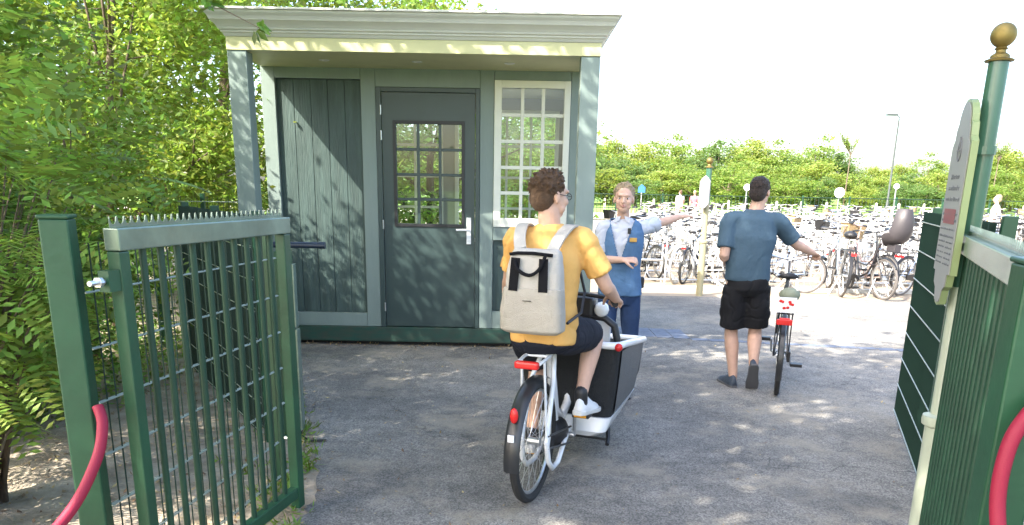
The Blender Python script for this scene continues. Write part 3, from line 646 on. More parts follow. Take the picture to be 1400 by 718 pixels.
def wheel(par, y, r, tyre, rim, tw=.021, spokes=18, x=0, z=None, n=36):
    z = r if z is None else z
    w = bpy.data.objects.new('wheel', None); COL.objects.link(w); w.parent = par; w.location = (0, 0, 0); INV[w.name] = INV.get(par.name, M.Identity(4))
    c = V((x, y, z)); P_ = lambda rr, dx=0: [c+V((dx, math.cos(2*PI*k/n)*rr, math.sin(2*PI*k/n)*rr)) for k in range(n)]
    mb = MB(); mb.tube(P_(r-tw), tw, 8, closed=True); mb.build('tyre', tyre, w, smooth=True)
    mb = MB(); mb.tube(P_(r-tw*2.1), .010, 6, closed=True); mb.tube([c-V((.035, 0, 0)), c+V((.035, 0, 0))], .022, 10)
    mb.build('rim', rim, w, smooth=True)
    mb = MB()
    for k in range(spokes):
        a = 2*PI*k/spokes; s = .03 if k % 2 else -.03; a2 = a+.5*(1 if k % 4 < 2 else -1)
        mb.tube([c+V((s, math.cos(a2)*.02, math.sin(a2)*.02)), c+V((0, math.cos(a)*(r-tw*2), math.sin(a)*(r-tw*2)))], .0018, 3)
    mb.build('spokes', MT['spoke'], w)
    return w
def arc(y, z, r, a0, a1, n=14): return [(0, y+math.cos(R(a0+(a1-a0)*k/n))*r, z+math.sin(R(a0+(a1-a0)*k/n))*r) for k in range(n+1)]
def guard(mb, y, z, r, a0, a1, w=.05, n=18):
    """curved strip mudguard"""
    rings = []
    for k in range(n+1):
        a = R(a0+(a1-a0)*k/n); d = V((0, math.cos(a), math.sin(a))); c = V((0, y, z))+d*r
        rings.append([c+V((-w/2, 0, 0))-d*.012, c+V((-w*.3, 0, 0)), c+V((w*.3, 0, 0)), c+V((w/2, 0, 0))-d*.012, c+V((w*.3, 0, 0))-d*.004, c+V((-w*.3, 0, 0))-d*.004])
    mb.loft(rings)
def saddle(mb, y, z, w=.09, l=.25):
    rings = []
    for k in range(9):
        t = k/8; yy = y-l*.5+l*t; hw = w*(1-.78*min(1, (t*1.25)**1.3)) if t > .12 else w*.8; h = .035*(1 if t < .8 else .7)
        rings.append([V((math.cos(a)*hw, yy, z+math.sin(a)*h*(.5 if math.sin(a) < 0 else .9)+.012*(1-t)**2)) for a in np.linspace(0, 2*PI, 13)[:-1]])
    mb.loft(rings)
def bicycle(name, label, frame, tyre, step=True, basket=None, childseat=False, rack=True, hb='up', group=None, saddlez=.93, darkparts=None, r=.335, lite=False):
    dk = darkparts or MT['black']
    t = thing(name, label, 'bicycle', (0, 0, 0), 0, group, shift=False); wb = 1.10; k = 6 if lite else 8
    rh, fh, bb = V((0, 0, r)), V((0, wb, r)), V((0, .46, .28)); st = V((0, .28, .80)); hd0, hd1 = V((0, .90, .66)), V((0, .86, .88))
    wheel(t, 0, r, tyre, MT['steel'], spokes=12 if lite else 18, n=24 if lite else 36); wheel(t, wb, r, tyre, MT['steel'], spokes=12 if lite else 18, n=24 if lite else 36)
    mb = MB(); mb.tube([bb, st], .016, k)
    if step: mb.tube([bb+V((0, .0, .03)), V((0, .66, .40)), V((0, .80, .58)), hd0], .018, k); mb.tube([V((0, .37, .55)), V((0, .62, .52)), V((0, .80, .66)), hd1], .014, k)
    else: mb.tube([bb, hd0], .018, k); mb.tube([st-V((0, 0, .04)), hd1], .015, k)
    mb.tube([hd0-V((0, -.02, .04)), hd1+V((0, -.02, .05))], .019, k)
    for s in (-1, 1):
        mb.tube([rh+V((s*.055, 0, 0)), bb+V((s*.03, 0, 0))], .009, k); mb.tube([rh+V((s*.055, 0, 0)), st+V((s*.018, -.01, -.1))], .007, k)
    mb.build('frame', frame, t, smooth=True)
    mb = MB()
    for s in (-1, 1): mb.tube([fh+V((s*.05, 0, 0)), V((s*.045, 1.03, .52)), V((s*.03, .92, .68))], .010, k)
    mb.tube([V((-.04, .92, .68)), V((.04, .92, .68))], .014, k); mb.build('fork', frame, t, smooth=True)
    for y, a0, a1 in ((0, 60, 205), (wb, 35, 190)):
        mb = MB(); guard(mb, y, r, r+.014, a0, a1); mb.build('mudguard', frame if frame is MT['darkpaint'] else dk if not frame is MT['whitepaint'] else frame, t, smooth=True)
    mb = MB(); mb.tube([st, V((0, .25, saddlez-.03))], .013, k); mb.build('seat_post', MT['chrome'], t, smooth=True)
    mb = MB(); saddle(mb, .22, saddlez); mb.build('saddle', dk, t, smooth='all')
    mb = MB(); hz = 1.10
    mb.tube([hd1, V((0, .82, hz-.04))], .013, k)
    mb.tube([(-.29, .64, hz-.0), (-.27, .74, hz+.01), (-.18, .83, hz), (-.04, .84, hz-.03), (.04, .84, hz-.03), (.18, .83, hz), (.27, .74, hz+.01), (.29, .64, hz-.0)], .011, k)
    h = mb.build('handlebar', MT['chrome'] if not lite else frame, t, smooth=True)
    for s in (-1, 1):
        g = MB(); g.tube([(s*.289, .62, hz-.001), (s*.272, .735, hz+.009)], .016, k); g.build('grip', dk, h, smooth=True)
    if rack:
        mb = MB(); z = .73
        for s in (-1, 1): mb.tube([(s*.055, .22, z), (s*.06, -.28, z)], .006, 6); mb.tube([(s*.06, 0, r), (s*.06, -.12, z)], .005, 6); mb.tube([(s*.06, 0, r), (s*.06, .06, z)], .005, 6)
        for y in (-.28, -.1, .06, .2): mb.tube([(-.06, y, z), (.06, y, z)], .005, 6)
        mb.build('rack', dk, t, smooth=True)
    mb = MB(); mb.box((-.04, -.315, .66), (.04, -.29, .70)); mb.build('rear_light', MT['redlens'] if frame is not MT['whitepaint'] else MT['greyplastic'], t, bevel=.006)
    mb = MB(); mb.tube([(0, .95, .80), (0, 1.01, .80)], .03, 12); mb.build('headlight', MT['chrome'], t, smooth=True)
    mb = MB(); mb.prism([(-.03, r-.045), (.46, .225), (.55, .28), (.46, .345), (-.03, r+.045)], (.052, 0, 0), (0, 1, 0), (0, 0, 1), .025); mb.build('chain_case', dk, t, bevel=.008)
    mb = MB(); mb.tube([bb-V((.075, 0, 0)), bb+V((.085, 0, 0))], .015, 8)
    for s in (-1, 1): mb.tube([bb+V((s*.08, 0, 0)), bb+V((s*.09, s*.10, -s*.13))], .009, 6)
    c = mb.build('crank', MT['steel'], t, smooth=True)
    for s in (-1, 1):
        p = bb+V((s*.145, s*.10, -s*.13)); g = MB(); g.box(p-V((.052, .042, .014)), p+V((.052, .042, .014))); g.build('pedal', dk, c, bevel=.004)
    mb = MB(); mb.tube([(-.05, .12, .30), (-.17, .06, .012)], .009, 6); mb.build('kickstand', MT['steel'], t, smooth=True)
    if basket:
        mb = MB(); rings = []
        for z, a, b in ((.86, .12, .09), (1.1, .16, .13)): rings.append([V((sx*a, 1.03+sy*b, z)) for sx, sy in ((-1, -1), (1, -1), (1, 1), (-1, 1))])
        mb.loft(rings); mb.add([(p.x*.92, 1.03+(p.y-1.03)*.92, 1.102) for p in rings[1]], [(0, 1, 2, 3)])
        for q in range(4):
            a, b = rings[1][q], rings[1][(q+1) % 4]; mb.tube([a, b], .012, 6)
        mb.build('basket', basket, t)
    if childseat:
        seat_shell(t)
    return t
def seat_shell(t):
    mb = MB()
    def sh(x, y, z): return V((x, y, z))
    rings = []
    # a curved open shell: back, seat and side wings
    prof = [(-.30, 1.36), (-.33, 1.2), (-.32, 1.05), (-.27, .92), (-.18, .85), (-.02, .84), (.06, .80)]
    nx = 9; outer = []
    for i, (y, z) in enumerate(prof):
        w = [.11, .16, .175, .18, .18, .17, .14][i]; row = []
        for k in range(nx):
            u = -1+2*k/(nx-1); lift = .13*(abs(u)**3)
            dy, dz = (lift, 0) if i < 3 else ((lift*.7, lift*.7) if i == 3 else (0, lift))
            row.append(V((u*w, y+dy, z+dz)))
        outer.append(row)
    vs = [p for r_ in outer for p in r_]; n = len(vs); vs2 = [p+V((0, .02 if i < 4*nx else 0, .02 if i >= 4*nx else .008)) for i, p in enumerate(vs)]
    fs = []
    for i in range(len(prof)-1):
        for k in range(nx-1):
            q = (i*nx+k, i*nx+k+1, (i+1)*nx+k+1, (i+1)*nx+k); fs += [q, tuple(n+j for j in q[::-1])]
    m_ = len(prof)
    bd = [k for k in range(nx)]+[i*nx+nx-1 for i in range(1, m_)]+[(m_-1)*nx+k for k in range(nx-2, -1, -1)]+[i*nx for i in range(m_-2, 0, -1)]
    for a, b in zip(bd, bd[1:]+bd[:1]): fs.append((a, n+a, n+b, b))
    mb.add(vs+vs2, fs); s = mb.build('child_seat', MT['greyplastic'], t, smooth=True)
    f = MB()
    for x in (-.14, .14): f.beam((x, .03, .84), (x, .12, .55), .04, .02); f.box((x-.04, .08, .50), (x+.04, .2, .52))
    f.box((-.05, -.2, .73), (.05, 0, .845)); f.build('seat_support', MT['greyplastic'], s)
    f = MB()
    for x in (-.05, .05): f.beam((x, -.29, 1.22), (x, -.1, .88), .025, .006, (0, 1, 0))
    f.build('harness', MT['black'], s)
def place(t, x, y, hd, lean=0, label=None, group=None):
    t.location = (x, y, 0); t.rotation_euler = (0, R(lean), R(-hd))
    if label: t['label'] = label
    if group: t['group'] = group
    return t
# front group
b = bicycle('bicycle', 'black city bicycle parked beside the woman, nearest the kiosk', MT['darkpaint'], MT['rubber'], step=False, lite=True); place(b, 2.62, 14.3, -22, 5)
c = copy_tree(b); place(c, 3.1, 13.9, 28, 5, 'black bicycle parked nose away just left of the slim sign pole')
b = bicycle('bicycle', 'grey bicycle with a black saddle cover parked facing away, right of the walking man', MT['steel'], MT['greytyre'], step=True, lite=True); place(b, 5.42, 12.5, 12, 5); b.scale = (1.06,)*3
mb = MB(); mb.ball((0, .22, .95), .13, 12, sc=(.8, 1.1, .5)); mb.build('saddle_cover', MT['black'], b, smooth='all')
b = bicycle('bicycle', 'dusty rose bicycle with a grey child seat on its rack and a brown basket', MT['pinkpaint'], MT['greytyre'], step=True, childseat=True, basket=MT['wicker'], lite=True); place(b, 6.0, 12.35, -9, 4); b.scale = (1.06,)*3
b = bicycle('bicycle', 'dark bicycle parked nose outward behind the child seat bicycle', MT['darkpaint'], MT['greytyre'], step=True, lite=True); place(b, 5.8, 13.3, 170, 4)
b = bicycle('bicycle', 'pale blue bicycle leaning among the white ones right of the walking man', MT['bluepaint'], MT['greytyre'], step=True, lite=True); place(b, 4.95, 12.9, -58, 5)
c = copy_tree(b); place(c, 6.55, 12.8, 60, 5, 'pale blue bicycle standing sideways beside the edge of the wire fence')
# white bicycles
wb_ = bicycle('bicycle', 'white rental bicycle parked in the front row', MT['whitepaint'], MT['paletyre'], step=True, lite=True, darkparts=MT['black'], group='white bicycles in the front row')
def merged(root, name):
    vs, fs, mi, mats = [], [], [], []
    def rec(o):
        if o.type == 'MESH':
            n = len(vs)
            for m in o.data.materials:
                if m not in mats: mats.append(m)
            vs.extend([tuple(v.co) for v in o.data.vertices])
            for p in o.data.polygons: fs.append(tuple(i+n for i in p.vertices)); mi.append(mats.index(o.data.materials[p.material_index]))
        for c in o.children: rec(c)
    rec(root); me = bpy.data.meshes.new(name); me.from_pydata(vs, [], fs); me.polygons.foreach_set('material_index', mi)
    for m in mats: me.materials.append(m)
    return me
low = merged(wb_, 'bicycle')
lows = []
for fr, ty, bk in ((MT['darkpaint'], MT['rubber'], None), (MT['bluepaint'], MT['greytyre'], MT['wicker']), (MT['whitepaint'], MT['greytyre'], MT['black'])):
    q_ = bicycle('bicycle', 'x', fr, ty, basket=bk, lite=True); lows.append(merged(q_, 'bicycle'))
    def kill_(o):
        for c_ in list(o.children): kill_(c_)
        bpy.data.objects.remove(o)
    kill_(q_)
first = True; cnt = 0
rows = [13.35, 14.9, 16.7, 18.8, 21.2, 24, 27, 30.5, 34.5, 39]
ordn = ['front', 'second', 'third', 'fourth', 'fifth', 'sixth', 'seventh', 'eighth', 'ninth', 'last']
for ri, y in enumerate(rows):
    x = .16*y if ri else 3.75; hd0 = [-25, 35, -30, 30][ri % 4]
    while x < .67*y:
        near = ri < 2
        if near:
            if ri == 0 and 4.75 < x < 6.7: x += .5; continue
            o = wb_ if first else copy_tree(wb_); first = False
        else:
            vi = random.choice([0, 1, 2, 2]) if random.random() < .22 else -1; o = bpy.data.objects.new('bicycle', low if vi < 0 else lows[vi]); COL.objects.link(o); tag(o, cat='bicycle')
        g = 'white bicycles in the %s row' % ordn[ri]
        kd = 'white' if near or vi < 0 else ['black', 'pale blue', 'white, black basketed'][vi]; g = '%s bicycles in the %s row' % (kd, ordn[ri])
        place(o, x, y+random.uniform(-.2, .2), hd0+random.uniform(-22, 22)+(180 if random.random() < .3 else 0), random.uniform(-5, 8), '%s bicycle parked among the others in the %s row of the park' % (kd, ordn[ri]), g); cnt += 1
        x += random.uniform(.48, .72) if ri < 5 else random.uniform(.6, .95)
print('white bikes', cnt)
# racks
for ri, y in enumerate(rows[:6]):
    t = thing('bicycle_rack', 'low white tubular rack holding the %s row of bicycles' % ordn[ri], 'bicycle rack', (.16*y, y+.75, 0), 0, None, shift=False)
    n = int(.5*y/.6); mb = MB(); mb.tube([(0, 0, .42), (n*.6, 0, .42)], .02, 8); mb.tube([(0, 0, .06), (n*.6, 0, .06)], .02, 8); mb.build('rail', MT['steel'], t, smooth=True)
    for i in range(n):
        mb = MB(); mb.tube([(i*.6, 0, .0), (i*.6, 0, .75), (i*.6, -.06, .8), (i*.6, -.3, .8), (i*.6, -.36, .74), (i*.6, -.36, .0)], .014, 6); mb.build('hoop', MT['whitepaint'], t, smooth=True)
# walker's bicycle
wk = bicycle('bicycle', 'black city bicycle with white card on its rack, pushed by the man in blue', MT['darkpaint'], MT['rubber'], step=True, saddlez=.97)
place(wk, 2.243, 6.18, 19.5, 0)
for c_ in list(wk.children):
    if c_.name.startswith('kickstand'): bpy.data.objects.remove(c_)
mb = MB(); mb.box((-.075, -.325, .745), (.075, -.316, .865)); mb.build('card', MT['paper'], wk)
mb = MB()
for k in range(7): mb.ball((random.uniform(-.05, .05), -.328, random.uniform(.77, .84)), .011, 8, sc=(1.2, .15, 1))
mb.build('card_print', MT['redlens'], wk)
mb = MB(); mb.ball((.02, -.02, .85), .085, 12, sc=(1.0, 1.1, .7)); mb.build('rolled_cover', mat('olive_cover', (.22, .24, .17), .8, bump=.5, bscale=40), wk, smooth='all')
mb = MB(); mb.box((-.06, -.33, .645), (.06, -.30, .69)); mb.build('reflector', MT['redlens'], wk, bevel=.006)
# ------------------------------------------------------------ cargo bike
CB = (0.124, 3.855); CH = 20.5
cm = M.Translation((CB[0], CB[1], 0)) @ M.Rotation(R(-CH), 4, 'Z')
def B(a, l, z): return cm @ V((l, a, z))
def cargo():
    t = thing('cargo_bicycle', 'white and black front loading cargo bicycle ridden by the man in the yellow t-shirt', 'cargo bike', (CB[0], CB[1], 0), R(-CH), None, shift=False)
    r = .335
    wheel(t, 0, r, MT['rubber'], MT['steel'], tw=.026, spokes=28, n=48); wheel(t, 1.80, .255, MT['rubber'], MT['steel'], tw=.026, spokes=20)
    W_ = mat('cargo_frame_white', (.78, .80, .82), .25, coat=.3); K = MT['black']
    mb = MB()
    for s in (-1, 1):
        mb.tube([(s*.03, .22, .80), (s*.062, .12, .66), (s*.07, .02, .40), (s*.07, 0, .335)], .013, 10)
        mb.tube([(s*.07, 0, .335), (s*.075, .03, .22), (s*.075, .10, .155), (s*.07, .22, .15), (s*.06, .38, .23), (s*.05, .50, .26)], .015, 10)
    mb.tube([(0, .20, .86), (0, .30, .52), (0, .40, .28)], .021, 10)
    mb.tube([(0, .26, .70), (0, .36, .42), (0, .50, .33), (0, .62, .40), (0, .66, .62), (0, .60, .84)], .026, 10)
    mb.tube([(0, .42, .25), (0, .8, .19), (0, 1.35, .19), (0, 1.52, .36), (0, 1.56, .60)], .028, 10)
    mb.build('frame', W_, t, smooth=True)
    mb = MB()
    for s in (-1, 1): mb.tube([(s*.06, 1.80, .255), (s*.06, 1.70, .5), (s*.03, 1.64, .58)], .014, 8)
    mb.tube([(-.05, 1.64, .58), (.05, 1.64, .58)], .02, 8); mb.tube([(0, 1.64, .58), (0, 1.56, .66)], .022, 8); mb.build('fork', W_, t, smooth=True)
    mb = MB(); guard(mb, 0, r, r+.022, 62, 190, w=.085, n=24); mb.build('mudguard', MT['darkpaint'], t, smooth=True)
    mb = MB(); guard(mb, 1.80, .255, .255+.02, 10, 175, w=.08, n=20); mb.build('mudguard', MT['darkpaint'], t, smooth=True)
    mb = MB(); mb.ball((0, -.318, .565), .03, 12, sc=(.75, .55, 1.35)); mb.build('reflector', MT['redlens'], t, smooth='all')
    mb = MB(); mb.box((-.016, -.361, .44), (.016, -.353, .475)); mb.build('sticker', MT['paper'], t)
    mb = MB()
    for s in (-1, 1): mb.tube([(s*.05, .16, .80), (s*.065, .0, .80), (s*.06, -.12, .79)], .009, 8); mb.tube([(s*.062, -.05, .795), (s*.07, 0, .36)], .007, 8)
    mb.tube([(-.06, -.12, .79), (.06, -.12, .79)], .009, 8); mb.tube([(-.06, .03, .80), (.06, .03, .80)], .008, 8); mb.build('rack', W_, t, smooth=True)
    mb = MB(); mb.box((-.065, -.165, .765), (.065, -.125, .805)); mb.build('rear_light', MT['redlens'], t, bevel=.012)
    mb = MB(); mb.tube([(0, .20, .84), (0, .15, .88)], .016, 8); mb.build('seat_post', MT['steel'], t, smooth=True)
    mb = MB(); saddle(mb, .13, .895, .10, .27); mb.build('saddle', K, t, smooth='all')
    mb = MB(); mb.ball((0, .40, .27), .095, 14, sc=(.75, 1.2, .95)); mb.build('motor', K, t, smooth='all')
    mb = MB(); mb.tube([(-.09, .44, .25), (.10, .44, .25)], .014, 8); mb.tube([(.10, .44, .25), (.11, .40, .395)], .011, 8); mb.tube([(-.09, .44, .25), (-.11, .48, .105)], .011, 8)
    c = mb.build('crank', MT['steel'], t, smooth=True)
    for p in ((.155, .40, .395), (-.155, .48, .105)):
        mb = MB(); mb.box((p[0]-.05, p[1]-.045, p[2]-.013), (p[0]+.05, p[1]+.045, p[2]+.013)); pd = mb.build('pedal', K, c, bevel=.004)
        mb = MB(); mb.box((p[0]-.035, p[1]-.050, p[2]-.008), (p[0]+.035, p[1]-.0455, p[2]+.008)); mb.build('pedal_reflector', mat('amber_reflector', (.75, .35, .02), .3), pd)
    mb = MB(); mb.tube([(.078, y, z) for y, z in ((0, .30), (.44, .20))], .006, 6); mb.tube([(.078, y, z) for y, z in ((0, .37), (.44, .30))], .006, 6); mb.build('belt', K, t)
    # box
    def rr(cx, y0, y1, hw0, hw1, z, k=5, rad=.06):
        pts = []
        for (sx, y, hw, a0) in ((1, y0, hw0, -90), (1, y1, hw1, 0), (-1, y1, hw1, 90), (-1, y0, hw0, 180)):
            cy = y+(rad if y == y0 else -rad); cx_ = sx*(hw-rad)
            for i in range(k+1):
                a = R(a0+90*i/k); pts.append(V((cx_+math.cos(a)*rad, cy+math.sin(a)*rad, z)))
        return pts
    EPP = mat('box_black_foam', (.022, .024, .026), .75, bump=.5, bscale=120, spec=.3); EPG = mat('box_side_grey', (.10, .105, .11), .55, bump=.2, bscale=90)
    rad = .05
    mb = MB(); sl = lambda ring, k: [V((p.x, p.y, p.z-k*max(0, (p.y-.6)/.8)**1.3)) for p in ring]
    mb.loft([rr(0, .62, 1.40, .265, .245, .31, rad=rad), sl(rr(0, .60, 1.47, .29, .275, .5, rad=rad), .05), sl(rr(0, .565, 1.49, .308, .285, .70, rad=rad), .10), sl(rr(0, .555, 1.48, .315, .285, .765, rad=rad), .11), sl(rr(0, .585, 1.45, .285, .255, .765, rad=rad), .11), rr(0, .64, 1.17, .19, .13, .36, rad=rad)])
    bx = mb.build('box', EPP, t, smooth=True)
    for s in (-1, 1):   # smooth side panels
        def q(y, z, o=.004): 
            f = (z-.31)/.455; f = max(f, 0); hw = (.265+.05*f**.8)+(-.02-.01*f)*((y-(.62-.065*f))/((1.40+.08*f)-(.62-.065*f))); return V((s*(hw+o), y, z))
        yy = lambda t_, z: (.69-.065*(z-.31)/.455)+t_*((1.34+.08*(z-.31)/.455)-(.69-.065*(z-.31)/.455))
        g = MB(); rows_ = [[q(yy(a, z), z, .010+.012*math.sin(a*PI)*math.sin(PI*(z-.31)/.46))-V((0, 0, .10*(z-.31)/.455*a**1.3)) for a in np.linspace(0, 1, 6)] for z in np.linspace(.34, .74, 6)]; rows2 = [[p-V((s*.01, 0, 0)) for p in r_] for r_ in rows_]
        for i in range(5):
            for k in range(5): g.add([rows_[i][k], rows_[i][k+1], rows_[i+1][k+1], rows_[i+1][k]], [(0, 1, 2, 3) if s > 0 else (3, 2, 1, 0)])
        g.build('side_panel', EPG, bx, smooth=True)
    rim = MB(); rim.tube(sl(rr(0, .548, 1.487, .322, .292, .78, k=6, rad=.06), .11), .022, 10, closed=True); rim.build('rim', W_, bx, smooth='all')
    tub = MB(); tub.loft([rr(0, .60, 1.30, .19, .15, .20, rad=rad), rr(0, .58, 1.38, .25, .22, .235, rad=rad), rr(0, .60, 1.42, .275, .258, .32, rad=rad)]); tub.build('tub', W_, bx, smooth=True)
    mb = MB(); mb.ball((.315, .545, .775), .024, 12); mb.build('corner_reflector', MT['redlens'], bx, smooth='all')
    mb = MB(); pts = [(-.27, .66, .79), (-.27, .65, .88), (-.22, .64, .925), (0, .64, .935), (.20, .64, .925), (.26, .65, .88), (.28, .66, .79)]; mb.tube(pts, .022, 10); mb.build('hoop', K, t, smooth=True)
    mb = MB(); mb.box((-.23, .675, .77), (.23, .70, .90)); mb.build('bench_back', W_, t, bevel=.01)
    mb = MB(); mb.tube([(0, .60, .84), (0, .56, 1.0), (0, .53, 1.06)], .018, 8)
    mb.tube([(-.31, .42, 1.045), (-.27, .50, 1.06), (-.1, .54, 1.07), (.1, .54, 1.07), (.27, .50, 1.06), (.31, .42, 1.045)], .012, 8); h = mb.build('handlebar', K, t, smooth=True)
    for s in (-1, 1):
        g = MB(); g.tube([(s*.315, .40, 1.043), (s*.275, .49, 1.058)], .017, 10); g.build('grip', K, h, smooth=True)
        g = MB(); g.tube([(s*.24, .53, 1.06), (s*.27, .565, 1.045), (s*.33, .52, 1.03)], .006, 6); g.build('brake_lever', MT['steel'], h, smooth=True)
    mb = MB(); mb.box((-.02, .555, .93), (.15, .63, 1.05)); mb.build('handlebar_bag', K, h, bevel=.02)
    mb = MB(); mb.ball((.19, .60, .98), .045, 12, sc=(1, 1.1, 1)); mb.build('headlight', W_, h, smooth='all')
    mb = MB()
    for s in (-1, 1): mb.tube([(s*.16, 1.05, .20), (s*.20, .90, .09), (s*.205, .86, .07)], .014, 8)
    mb.tube([(-.2, .9, .09), (.2, .9, .09)], .008, 8); mb.build('kickstand', K, t, smooth=True)
cargo()
# ------------------------------------------------------------ people
from mathutils import noise as mnoise
def cap(mb, pts, rad, n=14, flat=None):
    """tapered limb with rounded ends; flat=(axis, factor) squashes"""
    pts = [V(p) for p in pts]; P2, R2 = [], []
    d = (pts[0]-pts[1]).normalized()
    for k in (85, 60, 30): P2.append(pts[0]+d*rad[0]*math.sin(R(k))); R2.append(rad[0]*math.cos(R(k)))
    P2 += pts; R2 += list(rad); d = (pts[-1]-pts[-2]).normalized()
    for k in (30, 60, 85): P2.append(pts[-1]+d*rad[-1]*math.sin(R(k))); R2.append(rad[-1]*math.cos(R(k)))
    mb.tube(P2, R2, n)
def cr(pts, rad, n=4):
    """catmull-rom resample of a limb"""
    P_ = [V(p) for p in pts]; o, q = [], []
    for i in range(len(P_)-1):
        a, b, c, d = P_[max(0, i-1)], P_[i], P_[i+1], P_[min(len(P_)-1, i+2)]
        for k in range(n):
            s = k/n; o.append(.5*((2*b)+(c-a)*s+(2*a-5*b+4*c-d)*s*s+(3*b-a-3*c+d)*s**3)); q.append(rad[i]*(1-s)+rad[i+1]*s)
    o.append(P_[-1]); q.append(rad[-1]); return o, q
def ell(mb, c, r_, f, u, rx, ry, rz, n=18):
    c = V(c); rings = []
    for i in range(n//2+1):
        t = PI*i/(n//2); s = max(math.sin(t), 1e-3); rings.append([c+r_*(math.cos(2*PI*j/n)*rx*s)+f*(math.sin(2*PI*j/n)*ry*s)-u*(math.cos(t)*rz) for j in range(n)])
    mb.loft(rings)
def torso(mb, rings, n=24, ex=2.4):
    """rings: (centre, right vec, half width, half depth)"""
    out = []
    cs = [V(r[0]) for r in rings]
    for i, (c, rv, hw, hd) in enumerate(rings):
        c = V(c); rv = V(rv).normalized(); ax = (cs[min(i+1, len(cs)-1)]-cs[max(i-1, 0)]).normalized(); rv = (rv-ax*rv.dot(ax)).normalized(); fv = ax.cross(rv).normalized()
        ring = []
        for j in range(n):
            a = 2*PI*j/n; ca, sa = math.cos(a), math.sin(a)
            ring.append(c+rv*(math.copysign(abs(ca)**(2/ex), ca)*hw)+fv*(math.copysign(abs(sa)**(2/ex), sa)*hd))
        out.append(ring)
    mb.loft(out)
def skin_mesh(name, mb, m, parent, vox=.006, it=3, wr=0., ws=9., stretch=(1, 1, 1)):
    me = bpy.data.meshes.new('tmp'); me.from_pydata(mb.v, [], mb.f); o = bpy.data.objects.new('tmp', me); sc = bpy.data.scenes.new('tmp'); sc.collection.objects.link(o)
    r_ = o.modifiers.new('r', 'REMESH'); r_.mode = 'VOXEL'; r_.voxel_size = vox
    s = o.modifiers.new('s', 'SMOOTH'); s.iterations = it; s.factor = .5
    vl = sc.view_layers[0]; vl.update(); dg = vl.depsgraph; new = bpy.data.meshes.new_from_object(o.evaluated_get(dg)); bpy.data.objects.remove(o); bpy.data.meshes.remove(me); bpy.data.scenes.remove(sc)
    new.name = name
    if wr:
        n = len(new.vertices); co = np.empty(n*3, np.float32); nm = np.empty(n*3, np.float32)
        new.vertices.foreach_get('co', co); new.vertex_normals.foreach_get('vector', nm); co = co.reshape(-1, 3); nm = nm.reshape(-1, 3)
        q = co*np.array(stretch)*ws; w = np.array([.8*mnoise.noise(V(p))-.5*max(0, 1-abs(mnoise.noise(V((p[0]*.8+p[2]*.35, p[1]*.8, p[2]-p[0]*.3))*1.15+V((5, 1, 3))))*6)**2 for p in q])
        new.vertices.foreach_set('co', (co+nm*w[:, None]*wr).astype(np.float32).ravel()); new.update()
    return finish(new, name, m, parent, 'all')
def hand(mb, wrist, d, nrm, curl=30, side=1, k=1., spread=4):
    """d: direction of the fingers, nrm: back of the hand, side: +1 thumb towards d x nrm"""
    w = V(wrist); d = V(d).normalized(); nrm = V(nrm); nrm = (nrm-d*nrm.dot(d)).normalized(); s = d.cross(nrm)*side
    rings = []
    for t, hw, ht in ((-.01, .026, .021), (.02, .031, .018), (.05, .040, .016), (.085, .041, .014), (.095, .035, .010)):
        c = w+d*t*k; rings.append([c+s*math.cos(a)*hw*k+nrm*math.sin(a)*ht*k for a in np.linspace(0, 2*PI, 15)[:-1]])
    mb.loft(rings if (d.cross(s)).dot(nrm) > 0 or True else rings)
    for i, (off, ln) in enumerate(((.031, .068), (.010, .077), (-.011, .071), (-.031, .056))):
        p = w+d*.082*k+s*off*k; dd = (d+s*off*spread*.5).normalized(); pts = [w+d*.05*k+s*off*k*.9, p]; q = p
        for j, fr in enumerate((.45, .32, .25)):
            a = R(curl*(.8+.5*j)); ax = s
            dirn = dd*math.cos(a*(j+1)*.8)-nrm*math.sin(a*(j+1)*.8); q = q+dirn*ln*fr*k; pts.append(q)
        cap(mb, pts, [.010*k, .0098*k, .0092*k, .0085*k, .0072*k], 9)
    b = w+d*.022*k+s*.024*k; a1 = b+(s*.75+d*.65-nrm*.25).normalized()*.038*k; a2 = a1+(s*.3+d*.85-nrm*(.3+curl/90)).normalized()*.03*k; a3 = a2+(d*.9-nrm*(.3+curl/60)-s*.1).normalized()*.024*k
    cap(mb, [w+d*.015*k, b, a1, a2, a3], [.014*k, .014*k, .0118*k, .0105*k, .009*k], 9)
def shoe(par, heel, d, up, m_up, m_sole, ln=.28, name='shoe'):
    d = V(d).normalized(); up = V(up); up = (up-d*up.dot(d)).normalized(); s = d.cross(up); h = V(heel)
    t = MB(); rings = []
    for a, hw, top in ((-.008, .026, .085), (.015, .038, .108), (.06, .043, .118), (.10, .044, .112), (.14, .047, .09), (.19, .051, .068), (.23, .049, .058), (.262, .039, .048), (.283, .018, .036)):
        a *= ln/.28; rings.append([h+d*a+s*math.cos(q)*hw*(1 if math.sin(q) < .3 else .8)+up*(.018+(top-.018)*max(0, math.sin(q)) if math.sin(q) > 0 else .016+.006*math.sin(q)) for q in np.linspace(0, 2*PI, 17)[:-1]])
    t.loft(rings); o = t.build(name, m_up, par, smooth='all')
    t = MB(); rings = []
    for a, hw in ((-.012, .024), (.02, .041), (.08, .042), (.14, .047), (.19, .055), (.24, .052), (.272, .038), (.292, .016)):
        a *= ln/.28; rings.append([h+d*a+s*x*hw+up*z for x, z in ((-1, .002), (1, .002), (1.02, .026), (-1.02, .026))])
    t.loft(rings); t.build('sole', m_sole, o, bevel=.004)
    return o
SK1 = mat('skin_light', (.58, .36, .265), .6, var=.09, vscale=14, bump=.12, bscale=90); SK2 = mat('skin_tanned', (.55, .34, .25), .6, var=.09, vscale=14, bump=.12, bscale=90)
